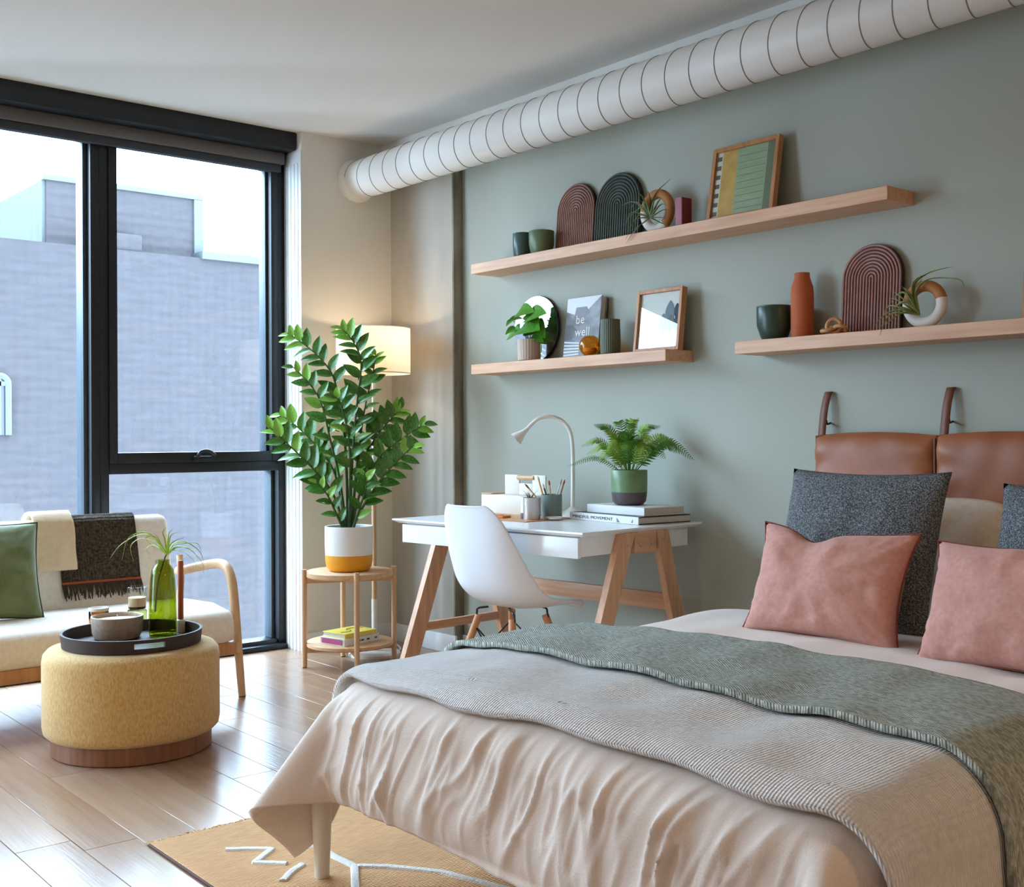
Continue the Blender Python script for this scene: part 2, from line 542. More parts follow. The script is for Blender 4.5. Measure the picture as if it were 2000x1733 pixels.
struct('wall_right', MB().box(XE, XE + .12, YS, YG + .12, -.05, ZC), 'wall_white')
struct('wall_front', MB().box(XW, XE, YS - .12, YS, -.05, ZC), 'wall_white')
struct('wall_corner', MB().box(XO, XW, YS - .12, YS + .15, -.05, ZC), 'wall_white')
struct('trim_1', MB().box(-4.648, -4.634, YC - .003, YG, 0, ZC - .04, .002), 'concrete_edge', 'weathered edge strip of the concrete pier')
struct('trim_2', MB().box(XW, XE, 3.42, YG, ZC - .042, ZC, .003), 'wall_white', 'thin soffit strip above the duct')
tj = struct('trim_3', MB().box(XF, XW + .004, YJ - .006, YJ + .001, 0, 2.56, .001), 'trim', 'ribbed white window reveal')
for k in range(4):
    xx = XF + .02 + k * .036
    part('rib', MB().box(xx, xx + .020, YJ - .0095, YJ - .005, .0, 2.5, .003), 'trim', tj)
struct('baseboard_column', MB().box(XW + .013, -4.62, YC - .014, YC, 0, .094, .003), 'trim')
struct('baseboard_left', MB().box(XW, XW + .013, YJ - .004, YC, 0, .094, .003), 'trim')
struct('baseboard_back', MB().box(-4.634, XE, YG - .013, YG, 0, .094, .003), 'trim')

# ---- windows
def win(n, y0, y1, full_pane, label):
    t = bpy.data.objects.new('window_%d' % n, None)
    COL.objects.link(t)
    t.location = (XF, (y0 + y1) / 2, 0)
    t['kind'] = 'structure'; t['label'] = label
    OFF[t.name] = Vector(t.location)
    part('jamb', MB().box(XF, XF - .13, y0, y0 + .042, 0, 2.6, .003), 'black', t)
    part('jamb', MB().box(XF, XF - .13, y1 - .042, y1, 0, 2.6, .003), 'black', t)
    part('bottom_rail', MB().box(XF - .01, XF - .12, y0 + .042, y1 - .042, 0, .049, .003), 'black', t)
    part('top_rail', MB().box(XF - .01, XF - .12, y0 + .042, y1 - .042, 2.50, 2.6, .003), 'black', t)
    a, b = y0 + .042, y1 - .042
    if full_pane:
        part('pane', MB().box(XF - .065, XF - .071, a, b, .045, 2.505), 'pane', t)
        part('glazing_bead', MB().box(XF - .04, XF - .13, b - .022, b, .05, 2.5, .003), 'bead', t)
    else:
        part('transom', MB().box(XF + .002, XF - .12, a, b, .925, .975, .003), 'black', t)
        part('pane', MB().box(XF - .065, XF - .071, a, b, .045, .93), 'pane', t)
        part('glazing_bead', MB().box(XF - .045, XF - .12, b - .02, b, .05, .925, .003), 'bead', t)
        sf = MB()
        sf.box(XF + .008, XF - .10, a, a + .04, .975, 2.5, .003)
        sf.box(XF + .008, XF - .10, b - .04, b, .975, 2.5, .003)
        sf.box(XF + .008, XF - .10, a + .04, b - .04, .975, 1.026, .003)
        sash = part('sash_frame', sf, 'black', t)
        part('pane', MB().box(XF - .05, XF - .056, a + .04, b - .04, 1.02, 2.5), 'pane', sash)
        part('glazing_bead', MB().box(XF - .03, XF - .10, b - .055, b - .04, 1.026, 2.5, .003), 'bead', sash)
        hp = PX(395, 893, XF + .02)
        hb = MB()
        hb.box(XF + .008, XF + .03, hp.y - .045, hp.y + .05, .982, 1.006, .006)
        part('handle_base', hb, 'black', sash)
        lv = MB()
        lv.tube(catmull([(XF + .03, hp.y - .03, 1.0), (XF + .05, hp.y - .02, 1.028), (XF + .05, hp.y + .02, 1.032), (XF + .04, hp.y + .06, 1.01)], 5), .008, 8)
        part('crank_handle', lv, 'black', sash)
    return t
win(1, 1.970, YJ - .004, False, 'black framed window with an opening sash above a fixed pane')
win(2, .80, 1.970, True, 'tall black framed fixed window pane behind the sofa')
win(3, -.30, .80, True, 'unseen tall black framed window added for fill light, just left of view')  # this and the next two are unseen, added to let in more sky light
win(4, -1.4, -.30, True, 'unseen tall black framed window added for fill light, second left of view')
win(5, -2.45, -1.4, True, 'unseen tall black framed window added for fill light, furthest left of view')
struct('trim_4', MB().box(XF - .01, XF + .03, YS, YJ - .015, 0, .028, .004), 'black', 'black sill strip at the foot of the windows')

fa = single('blind_fascia', 'black fascia box along the ceiling above the windows', 'fascia',
            MB().box(-5.238, -5.40, YS + .15, YJ - .008, 2.566, ZC, .004), 'black', (-5.3, .9, 2.566))
cs = thing('roller_blind', 'rolled up grey roller blind under the black fascia', 'blind', (-5.34, .9, 2.47))
part('cassette', MB().box(-5.324, -5.40, YS + .17, YJ - .025, 2.508, 2.566, .004), 'cassette', cs)
part('blind_roll', MB().box(-5.342, -5.385, YS + .17, YJ - .035, 2.468, 2.508, .006), 'blind', cs)

# ---- building across the street (facade parallel to the windows)
BX = -16.0
zp0 = PX(0, 464, BX).z
b = thing('brick_building', 'pale blue grey brick building across the street with a flat parapet', 'building', (BX - 4, 6, -14))
part('facade', MB().box(BX - 9, BX, -14, 26, -14, zp0), 'bricks', b)
part('parapet_coping', MB().box(BX - .35, BX + .06, PX(392, 505, BX).y, 26, zp0 - .02, zp0 + .10, .01), 'coping', b)
yl, yr = PX(90, 352, BX - .3).y, PX(393, 392, BX - .3).y
zt = PX(240, 372, BX - .3).z
ph = part('roof_block', MB().box(BX - 7, BX - .3, yl, yr, zp0, zt), 'bricks', b)
part('side_cladding', MB().box(BX - 7, BX - .34, yl - .05, yl, zp0, zt), 'cladding', ph)
part('corner_flashing', MB().box(BX - .34, BX - .26, yr - .13, yr + .02, zp0, zt, .01), 'coping', ph)
part('roof_flashing', MB().box(BX - .5, BX - .26, yl - .05, yr + .02, zt, zt + .08, .01), 'coping', ph)
part('roof_vent', MB().box(BX - 2.2, BX - 1.6, PX(275, 370, BX - 2).y, PX(298, 370, BX - 2).y, zt, zt + .38, .02), 'coping', ph)
lb = PX(240, 466, BX); rb_ = PX(281, 489, BX)
part('roof_ledge', MB().box(BX - .28, BX - .05, lb.y - .4, rb_.y, zp0, rb_.z + .22, .02), 'bricks', ph)
q0 = PX(-24, 780, BX); q1 = PX(14, 780, BX)
hw = (q1.y - q0.y) / 2; yc_ = (q0.y + q1.y) / 2
zb_, zs_ = PX(8, 850, BX).z, PX(8, 750, BX).z
arch = [(yc_ - hw, zb_), (yc_ + hw, zb_)] + [(yc_ + hw * math.cos(a), zs_ + hw * .9 * math.sin(a)) for a in [PI * k / 12 for k in range(13)]]
mbw = MB(Matrix(((0, 1, 0, 0), (1, 0, 0, 0), (0, 0, 1, 0), (0, 0, 0, 1))))
mbw.prism(arch, BX, BX + .03)
aw = part('arched_window', mbw, 'farglass', b)
mbw = MB()
mbw.tube([(BX + .04, y_, z_) for y_, z_ in arch[1:] + [arch[0]]], .045, 6)
part('window_surround', mbw, 'coping', aw)
mbw = MB()
mbw.box(BX + .03, BX + .06, yc_ - .03, yc_ + .03, zb_, zs_ + hw * .9)
mbw.box(BX + .03, BX + .06, yc_ - hw, yc_ + hw, zs_ - .03, zs_ + .03)
part('glazing_bar', mbw, 'coping', aw)
st_ = single('street', 'grey street far below the window', 'street', MB().box(BX, XO - 1, -14, 26, -14.2, -14), 'street', (-11, 6, -14))
st_['kind'] = 'structure'

# ---- unseen flush lamps added on the ceiling to give the room warm fill
for k_, (lx_, ly_) in enumerate(((-1.9, -1.5), (1.1, 2.3))):
    t = thing('added_fill_lamp', ['unseen round fill lamp added on the ceiling behind the camera', 'unseen round fill lamp added on the ceiling to the right of the camera'][k_], 'lamp', (lx_, ly_, ZC - .08))
    part('housing', MB().lathe([(.21, -.005), (.22, .0), (.22, .03), (.20, .03)], (lx_, ly_, ZC - .03), 40), 'white', t)
    part('diffuser', MB().lathe([(0, -.05), (.10, -.045), (.17, -.03), (.205, -.004), (.205, 0)], (lx_, ly_, ZC - .03), 40), M('added_warm_fill_glow', (255, 226, 190), .5, emit=3), t)
    la = bpy.data.lights.new('added_fill_light', 'AREA')
    la.shape = 'DISK'; la.size = .4; la.energy = (17, 17)[k_]; la.color = ((1.0, .88, .75), (1.0, .66, .36))[k_]
    lo_ = bpy.data.objects.new('added_fill_light', la)
    COL.objects.link(lo_); lo_.parent = t; lo_.location = (0, 0, -.006)

# ---- ventilation duct
DY, DZ, DR = 3.269, 2.448, .100
d = thing('ventilation_duct', 'long white spiral ventilation duct running below the ceiling', 'duct', (-2, DY, DZ))
mb = MB(tr(0, DY, DZ) @ roty(PI / 2))
mb.lathe([(DR, XW + .001), (DR, XE - .001)], n=56)
part('tube', mb, 'duct', d)
mb = MB(tr(0, DY, DZ) @ roty(PI / 2))
mb.lathe([(DR + .012, XW + .0), (DR + .014, XW + .01), (DR + .010, XW + .03), (DR, XW + .045)], n=48)
part('wall_collar', mb, 'duct', d)
hel = []
nx = 900
L0, pit = XW + .05, .118
for i in range(int((XE - .02 - L0) / pit * 36)):
    a = i / 36 * 2 * PI
    hel.append((L0 + i / 36 * pit, DY - math.cos(a) * (DR + .0006), DZ + math.sin(a) * (DR + .0006)))
part('spiral_seam', MB().tube(hel, .0021, 5), 'seam', d)
# ================================================================== SHELVES
SY0 = 3.381
def shelf(name, x0, x1, zt, label):
    return single(name, label, 'shelf', MB().box(x0, x1, SY0, YG - .0005, zt - .047, zt, .0015, 1), 'oakx', ((x0 + x1) / 2, 3.46, zt - .047))
ZU, ZL, ZR = 1.920, 1.440, 1.446
shelf('floating_shelf', -4.356, -2.119, ZU, 'long oak floating shelf, the highest on the green wall')
shelf('floating_shelf', -4.358, -3.105, ZL, 'short oak floating shelf above the desk lamp, holding the round mirror')
shelf('floating_shelf', -2.759, -1.40, ZR, 'oak floating shelf above the leather headboard')

def cup(name, label, x, y, z, r, h, mat, inner=None, group=None, taper=.9):
    t = thing(name, label, 'cup', (x, y, z), 0, group)
    rb = r * taper
    prof = [(rb * .55, 0), (rb * .86, .002), (rb, h * .12), (r * .985, h * .45), (r, h * .96), (r - .002, h), (r - .006, h * .985), (r - .008, h * .5), (rb - .012, .012), (0, .010)]
    part('body', MB().lathe(prof, (x, y, z), 44), mat, t)
    part('rim', MB().tube([(x + (r - .003) * math.cos(a), y + (r - .003) * math.sin(a), z + h) for a in [2 * PI * k / 40 for k in range(40)]], .003, 6, closed=True), inner or mat, t)
    return t
cup('ceramic_cup', 'dark teal ceramic cup at the left end of the highest shelf', -4.085, 3.475, ZU, .046, .118, 'cupteal')
p = PY(1047, 470, 3.445)
cup('ceramic_cup', 'olive green ceramic cup overlapping the teal cup on the highest shelf', -3.925, 3.452, ZU, .058, .104, 'cupgreen', taper=.86)
cup('ceramic_cup', 'bottle green ceramic cup at the left end of the shelf above the headboard', -2.640, 3.463, ZR, .065, .124, 'cupdark', taper=.78)

def arch_board(label, xc, w_, h_, z, mat, gmat, n, lean=.07):
    """arched cutting-board shape with concentric raised ridges, leaning on the wall"""
    th = .016
    t = thing('arch_board', label, 'decor', (xc, YG - .05, z), 0, 'ribbed arch boards')
    r = w_ / 2
    Mx = tr(xc, YG - .004 - math.sin(lean) * h_ - th, z + .001) @ rotx(-lean)
    def outline(rr, zb=0.0, k=26):
        c = h_ - r
        return [(-rr, zb)] + [(-rr * math.cos(a), c + rr * math.sin(a)) for a in [PI * i / k for i in range(k + 1)]] + [(rr, zb)]
    mb = MB(Mx); mb.prism(outline(r), 0, th)
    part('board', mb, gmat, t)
    mb = MB(Mx)
    step = r / n
    for i in range(n):
        rr = r - step * (i + .5)
        pts = [(x_, -.0008, max(z_, .002)) for x_, z_ in outline(rr, .002)]
        mb.tube(pts, step * .36, 6, flat=1)
    part('ridges', mb, mat, t)
    return t
def arch_from(label, x0, x1, ytop, z, mat, gmat, n):
    a, b_ = PY(x0, 470, YG - .05), PY(x1, 470, YG - .05)
    xm = (a.x + b_.x) / 2
    zt_ = PY((x0 + x1) / 2, ytop, YG - .02).z
    arch_board(label, xm, b_.x - a.x - .012, zt_ - z, z, mat, gmat, n)
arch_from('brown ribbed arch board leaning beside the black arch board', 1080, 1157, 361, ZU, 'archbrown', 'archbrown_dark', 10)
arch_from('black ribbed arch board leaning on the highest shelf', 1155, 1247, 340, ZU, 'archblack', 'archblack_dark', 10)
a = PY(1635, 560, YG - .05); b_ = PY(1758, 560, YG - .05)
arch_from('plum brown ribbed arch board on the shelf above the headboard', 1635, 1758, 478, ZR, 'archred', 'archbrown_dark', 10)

def blades(c, n, rmin, rmax, seed, wd=.0035, up=.6, droop=.5, az=None, azs=PI, twist=0):
    """air plant: thin tapering leaves springing from one crown"""
    R = random.Random(seed)
    mb = MB()
    for i in range(n):
        a = (az if az is not None else 0) + R.uniform(-azs, azs)
        L = R.uniform(rmin, rmax)
        e = R.uniform(.15, 1.2) * up + .1
        dr = R.uniform(.5, 1.2) * droop
        pts = []
        for k in range(9):
            s = k / 8
            hx = L * s * math.cos(e * (1 - .3 * s))
            hz = L * (s * math.sin(e) - dr * s * s * .8)
            pts.append(Vector(c) + Vector((math.cos(a + twist * s) * hx, math.sin(a + twist * s) * hx, hz)))
        mb.tube(pts, [wd * (1 - .9 * (k / 8) ** 1.3) for k in range(9)], 5, flat=.5)
    return mb
def px_blades(c, tips, wd=.003):
    """leaves from crown c along given polylines of points"""
    mb = MB()
    for pts in tips:
        pp = catmull([c] + pts, 7)
        m = len(pp)
        mb.tube(pp, [wd * (1 - .88 * (k / (m - 1)) ** 1.5) for k in range(m)], 5, flat=.45)
    return mb

def ring_vase(label, c, R, r, tilt, z, split):
    t = thing('ring_vase', label, 'vase', (c[0], c[1], z), 0, 'ring shaped clay vases')
    for nm, a0, a1, mat in (('clay_ring', split, PI - .1, 'ringtan'), ('glazed_ring', PI - .1, 2 * PI + split, 'ringwhite')):
        pts = []
        for k in range(33):
            a = a0 + (a1 - a0) * k / 32
            pts.append((c[0] + R * math.cos(a), c[1] + tilt * R * math.sin(a) * .15, z + r + R + R * math.sin(a)))
        part(nm, MB().tube(pts, r, 20), mat, t)
    return t
Y1 = 3.455
c = PY(1284, 410, Y1)
ring_vase('tan and white ring vase holding an air plant on the highest shelf', (c.x, Y1, 0), .070, .0195, 0, ZU, -.9)
c0 = PY(1270, 425, Y1 - .035)
def Q(l, y): return [PY(a_, b_, y) for a_, b_ in l]
tips = [Q(q, Y1 - .035 + dy) for q, dy in [
    ([(1240, 395), (1213, 402)], -.02), ([(1235, 415), (1222, 440)], -.03), ([(1245, 395), (1232, 408)], -.02), ([(1240, 430), (1222, 468)], -.05),
    ([(1255, 385), (1248, 378)], 0), ([(1270, 390), (1265, 372)], .0), ([(1280, 380), (1310, 349)], .01), ([(1290, 400), (1305, 402)], -.01),
    ([(1295, 410), (1315, 412)], -.01), ([(1285, 395), (1292, 388)], -.01), ([(1255, 405), (1228, 425)], -.02), ([(1250, 440), (1233, 450)], -.03),
    ([(1290, 425), (1308, 428)], -.02), ([(1260, 400), (1250, 392)], -.02), ([(1275, 400), (1280, 385)], -.02), ([(1245, 445), (1222, 476)], -.045),
    ([(1285, 415), (1300, 408)], -.03), ([(1262, 395), (1256, 402)], -.03), ([(1290, 435), (1304, 440)], -.03), ([(1250, 420), (1238, 432)], -.03)]]
ap = single('air_plant', 'spiky green air plant spilling out of the ring vase on the highest shelf', 'plant', px_blades(c0, tips, .0062), 'airdark', c0)
c = PY(1812, 600, Y1)
ring_vase('tan and white ring vase holding an air plant on the right hand shelf', (c.x - .01, Y1, 0), .060, .0185, 0, ZR, .25)
c0 = PY(1795, 615, Y1 - .03)
tips = [Q(q, Y1 - .035 + dy) for q, dy in [
    ([(1790, 570), (1815, 545), (1870, 545), (1884, 560)], 0), ([(1785, 560), (1810, 535), (1845, 524), (1862, 522)], .01), ([(1782, 565), (1790, 545), (1815, 533)], 0),
    ([(1775, 575), (1762, 560)], -.01), ([(1765, 585), (1745, 570)], -.02), ([(1760, 590), (1738, 582)], -.02), ([(1762, 600), (1730, 596)], -.03),
    ([(1758, 605), (1728, 615), (1705, 640)], -.04), ([(1760, 610), (1735, 618), (1718, 655)], -.05), ([(1755, 600), (1735, 600), (1722, 625)], -.04),
    ([(1770, 575), (1755, 575), (1740, 590)], -.02), ([(1788, 575), (1795, 555), (1800, 545)], 0), ([(1770, 590), (1750, 600), (1745, 615)], -.04),
    ([(1780, 580), (1770, 565), (1766, 562)], -.01), ([(1760, 612), (1732, 632), (1712, 640)], -.03)]]
single('air_plant', 'long leaved air plant beside the plum arch board on the right hand shelf', 'plant', px_blades(c0, tips, .0072), 'airplant', c0)

# red cloth box
x0, x1 = PY(1321, 420, 3.43).x, PY(1350, 420, 3.50).x
t = thing('book', 'small dark red cloth book standing beside the ring vase', 'book', (-3.06, 3.445, ZU))
zt_ = PY(1335, 388, 3.45).z
part('cover', MB().box(-3.075, -3.047, 3.415, 3.475, ZU, zt_, .003), 'redbox', t)
part('spine', MB().box(-3.077, -3.045, 3.4115, 3.417, ZU + .001, zt_ - .001, .001), 'mauve', t, label='mauve spine')

# framed pictures
def picture(label, x0, x1, z, h_, lean, depth, bar, art, y_front):
    """frame leaning on the wall; art(mbfun, w, h) adds the print"""
    w_ = x1 - x0
    t = thing('picture_frame', label, 'picture', (x0 + w_ / 2, y_front + depth / 2, z))
    Mx = tr(x0, y_front, z + .001) @ rotx(-lean)
    for nm, bx in (('frame_bar', (0, bar, 0, h_)), ('frame_bar', (w_ - bar, w_, 0, h_)), ('frame_bar', (bar, w_ - bar, 0, bar)), ('frame_bar', (bar, w_ - bar, h_ - bar, h_))):
        mb = MB(Mx); mb.box(bx[0], bx[1], 0, depth, bx[2], bx[3], .001, 1)
        part(nm, mb, 'frameoak', t)
    mb = MB(Mx); mb.box(bar, w_ - bar, depth * .45, depth * .8, bar, h_ - bar)
    pr = part('print', mb, 'paper', t)
    art(Mx, pr, w_, h_, bar, depth * .45)
    mb = MB(Mx); mb.box(bar - .001, w_ - bar + .001, depth * .30, depth * .32, bar - .001, h_ - bar + .001)
    part('glazing', mb, 'clear', t)
    return t
def flat_poly(Mx, poly, y_, th=.0008):
    mb = MB(Mx); mb.prism(poly, y_ - th, y_); return mb
def art1(Mx, pr, w_, h_, b_, yy):
    a = b_; W = w_ - 2 * b_; H_ = h_ - 2 * b_
    def rc(n, u0, u1, v0, v1, mat, k=0): part(n, flat_poly(Mx, [(a + W * u0, b_ + H_ * v0), (a + W * u1, b_ + H_ * v0), (a + W * u1, b_ + H_ * v1), (a + W * u0, b_ + H_ * v1)], yy - k * .0004), mat, pr)
    rc('print_field', 0, .10, 0, 1, 'artwhite')
    for i in range(7):
        rc('print_dash', .01, .085, .03 + i * .14, .095 + i * .14, 'artbrown', 2)
    rc('print_field', .10, .36, 0, 1, 'artgold')
    rc('print_field', .36, .86, 0, 1, 'artgreen')
    for i in range(9):
        v = .08 + i * .1
        rc('print_line', .38, .84, v, v + .006, 'artdark', 2)
    rc('print_field', .86, 1, 0, 1, 'artdark')
picture('oak framed abstract print with ochre and sage blocks on the highest shelf', -2.948, -2.632, ZU, .297, .17, .026, .017, art1, 3.440)
def art2(Mx, pr, w_, h_, b_, yy):
    W = w_ - 2 * b_; H_ = h_ - 2 * b_
    def leaf(u, v0, v1, hw, mat, k):
        pts = []
        for i in range(17):
            s = i / 16; pts.append((b_ + W * (u + hw * math.sin(PI * s) ** .8), b_ + H_ * (v0 + (v1 - v0) * s)))
        for i in range(15, 0, -1):
            s = i / 16; pts.append((b_ + W * (u - hw * math.sin(PI * s) ** .8), b_ + H_ * (v0 + (v1 - v0) * s)))
        part('leaf_print', flat_poly(Mx, pts, yy - k * .0006), mat, pr)
    leaf(.60, .25, .62, .10, 'leafgrey', 1); leaf(.75, .40, .84, .11, 'leafgrey', 2); leaf(.78, .27, .58, .10, 'photodark', 3)
    leaf(.92, .50, .78, .07, 'leafblue', 2); leaf(.93, .32, .56, .06, 'leafblue', 4)
picture('square oak framed print of grey leaves at the right end of the short shelf', -3.348, -3.098, ZL, .258, .12, .03, .014, art2, 3.445)
x3 = PY(1994, 600, 3.46).x
picture('oak picture frame cut off by the right edge of the photo', x3, x3 + .22, ZR, .20, .10, .022, .012, lambda *a: None, 3.462)

# lower left shelf
ml = .035
mr_ = .155
mx_ = PY(1036, 638, 3.49).x
t = thing('round_mirror', 'round mirror leaning on the wall behind the little potted plant', 'mirror', (mx_, 3.5, ZL))
Mx = tr(mx_, 3.540 - math.sin(ml) * 2 * mr_ - .012, ZL + .001) @ rotx(-ml)
mb = MB(Mx @ tr(0, .006, mr_) @ rotx(PI / 2)); mb.lathe([(mr_, -.006), (mr_, .004), (mr_ - .002, .0055)], n=72)
part('rim', mb, 'darkrim', t)
mb = MB(Mx @ tr(0, -.0002, mr_) @ rotx(PI / 2)); mb.lathe([(mr_ - .0025, -.0008), (mr_ - .0025, .0008)], n=72)
part('mirror_glass', mb, 'mirror', t)

p = PY(1033, 690, 3.43)
t = thing('potted_plant', 'small leafy green plant in a ribbed beige pot in front of the round mirror', 'plant', (p.x, 3.43, ZL))
r_ = .053
vs = MB()
n = 72
prof = [(.80, 0), (.93, .004), (.96, .02), (1.0, .095), (.985, .099), (.90, .097), (.86, .07), (0, .07)]
def ribbed(s, prof, c, R_, n=96, amp=.03):
    vs = []; fs = []
    for (r, z) in prof:
        for k in range(n):
            a = 2 * PI * k / n
            rr = r * R_ * (1 - (amp if (k % 4) in (2, 3) and r > .92 else 0))
            vs.append((c[0] + rr * math.cos(a), c[1] + rr * math.sin(a), c[2] + z))
    for i in range(len(prof) - 1):
        for k in range(n):
            fs.append((i * n + k, i * n + (k + 1) % n, (i + 1) * n + (k + 1) % n, (i + 1) * n + k))
    fs.append(tuple(range(n - 1, -1, -1)))
    return s.add(vs, fs)
part('pot', ribbed(MB(), prof, (p.x, 3.43, ZL), r_), 'ribpot', t)
part('soil', MB().lathe([(r_ * .87, .070), (r_ * .5, .078), (0, .08)], (p.x, 3.43, ZL), 24), 'soil', t)
def leaf_mesh(name, mat, w_=.42, curl=.12, fold=.10, pointy=1.0, heart=False):
    vs = []; fs = []
    n = 7
    for i in range(n + 1):
        s = i / n
        hw = w_ / 2 * (math.sin(PI * min(1, s ** (.75 if not heart else .55))) ** .8 if 0 < s < 1 else 0) + .004
        z = -curl * s * s
        for sx in (-1, -.5, 0, .5, 1):
            vs.append(Vector((hw * sx, s, z + fold * abs(sx) * hw * 2 / w_ * .5 * (1 - .3 * s))))
    for i in range(n):
        for k in range(4):
            fs.append((i * 5 + k, i * 5 + k + 1, i * 5 + 6 + k, i * 5 + 5 + k))
    mb = MB(); mb.add(vs, fs)
    return mesh_of(name, mb, Vector((0, 0, 0)), mat, 180)
def leaf_matrix(base, direction, normal, L):
    y_ = Vector(direction).normalized()
    z_ = Vector(normal); z_ = (z_ - y_ * z_.dot(y_)).normalized()
    x_ = y_.cross(z_)
    return frame_m(x_ * L, y_ * L, z_ * L, base)
po_leaf = leaf_mesh('leaf', 'pothos', .72, .25, .16, heart=True)
crown = Vector((p.x, 3.43, ZL + .08))
for (lx, ly, tx, ty, L) in [(1030, 620, 1050, 606, .055), (1022, 622, 1000, 620, .05), (1012, 640, 992, 645, .045), (1018, 640, 1035, 632, .05), (1022, 650, 1040, 648, .045),
                            (1015, 648, 988, 652, .05), (1042, 628, 1056, 648, .05), (1040, 655, 1054, 662, .03), (1030, 612, 1045, 622, .055), (1012, 610, 1030, 603, .045), (1000, 625, 990, 632, .03)]:
    bpt = PY(lx, ly, 3.43 + RND.uniform(-.03, .02))
    tip = PY(tx, ty, 3.41 + RND.uniform(-.04, .02))
    sm = part('stem', MB().tube(catmull([crown, (crown + bpt) / 2 + Vector((0, 0, .015)), bpt], 5), .0014, 5), 'zzstem', t)
    inst('leaf', po_leaf, sm, leaf_matrix(bpt, tip - bpt, Vector((.25, -.8, .6)), (tip - bpt).length * 1.25))

# 'be well' book
bx0, bx1 = PY(1093, 640, 3.45).x, PY(1160, 640, 3.45).x
bh = PY(1126, 582, 3.50).z - ZL
lean = .12
t = thing('book', 'upright grey book with a mountain cover titled be well', 'book', ((bx0 + bx1) / 2, 3.48, ZL))
Mx = tr(bx0, 3.470, ZL + .001) @ rotx(-lean)
bw = bx1 - bx0
mb = MB(Mx); mb.box(.001, bw - .006, .003, .029, .002, bh - .003)
part('pages', mb, 'pages', t)
mb = MB(Mx); mb.box(0, bw, 0, .003, 0, bh, .0008, 1); mb.box(0, bw, .029, .032, 0, bh, .0008, 1); mb.box(-.002, .001, 0, .032, 0, bh, .0008, 1)
cv = part('cover', mb, 'photo', t)
def cpoly(n, pts, mat, k): part(n, flat_poly(Mx, [(u * bw, v * bh) for u, v in pts], -.0002 - k * .0004, .0003), mat, cv)
cpoly('cover_sky', [(.0, .78), (0, 1), (1, 1), (.62, .78), (.25, .72)], 'photolight', 0)
cpoly('cover_hill', [(.2, .55), (.28, .84), (.58, .84), (.72, .7), (.5, .5)], 'photomid', 1)
cpoly('cover_hill', [(.22, .36), (.98, .98), (1, .3), (.7, .3)], 'photo', 2)
cpoly('cover_hill', [(0, .3), (0, .55), (.2, .56), (.35, .45), (.2, .32)], 'photodark', 1)
for i in range(5):
    cpoly('cover_stripe', [(0, .04 + i * .055), (0, .065 + i * .055), (.45, .075 + i * .045), (.45, .05 + i * .045)], 'photolight', 2)
vs, fs = text_geo('be\nwell', .056)
mb = MB(Mx @ tr(.30 * bw, -.0022, .565 * bh) @ rotx(PI / 2)); mb.add(vs, fs)
part('title', mb, 'paper', cv)

c = PY(1152, 672, 3.425)
t = thing('glass_votive', 'round amber glass votive in front of the grey book', 'candle holder', (c.x, 3.425, ZL))
R_ = .047
prof = [(.022, 0)] + [(R_ * math.cos(a), R_ * .93 + R_ * math.sin(a)) for a in [-1.1 + 2.25 * k / 14 for k in range(15)]]
prof += [(r2 * .9, z2 * .98 + .001) for r2, z2 in reversed(prof[1:])] + [(0, .006)]
part('bowl', MB().lathe(prof, (c.x, 3.425, ZL), 40), 'ambervotive', t)
part('wax', MB().lathe([(.018, .008), (.030, .02), (.030, .034), (0, .034)], (c.x, 3.425, ZL), 24), 'wax', t)
c = PY(1192, 655, 3.452)
t = thing('ribbed_vase', 'grey green ribbed ceramic tumbler beside the amber votive', 'vase', (c.x, 3.452, ZL))
part('body', ribbed(MB(), [(.8, 0), (.96, .006), (1.0, .05), (.97, .1), (.95, .147), (.93, .15), (.86, .146), (.86, .03), (0, .03)], (c.x, 3.452, ZL), .044, 120, .035), 'cupgrey', t)
part('rim', MB().tube([(c.x + .0405 * math.cos(a), 3.452 + .0405 * math.sin(a), ZL + .149) for a in [2 * PI * k / 40 for k in range(40)]], .0018, 6, closed=True), 'cupgrey', t)

# right shelf
c = PY(1567, 600, 3.47)
t = thing('bottle_vase', 'slim terracotta bottle vase beside the bottle green cup', 'vase', (c.x, 3.47, ZR))
part('body', MB().lathe([(.030, 0), (.040, .004), (.041, .03), (.041, .16), (.039, .185), (.030, .212), (.027, .222), (.027, .236), (.0235, .237), (.0235, .20), (0, .20)], (c.x, 3.47, ZR), 44), 'terracotta', t)
c = PY(1630, 636, 3.44)
t = thing('wooden_knot', 'small wooden chain knot in front of the plum arch board', 'decor', (c.x, 3.43, ZR))
def torus(mb, c, n1, n2, R_, r):
    pts = [Vector(c) + n1 * R_ * math.cos(a) + n2 * R_ * math.sin(a) for a in [2 * PI * k / 28 for k in range(28)]]
    return mb.tube(pts, r, 10, closed=True)
part('link', torus(MB(), (c.x + .004, 3.43, ZR + .031), Vector((.8, .45, .3)).normalized(), Vector((-.3, 0, .95)).normalized(), .024, .0072), 'beech', t)
part('link', torus(MB(), (c.x - .012, 3.425, ZR + .0205), Vector((1, .2, .12)).normalized(), Vector((0, .95, .3)).normalized(), .023, .0072), 'beech', t)
part('link', torus(MB(), (c.x + .028, 3.435, ZR + .020), Vector((1, -.2, .1)).normalized(), Vector((0, .9, -.35)).normalized(), .022, .0070), 'beech', t)

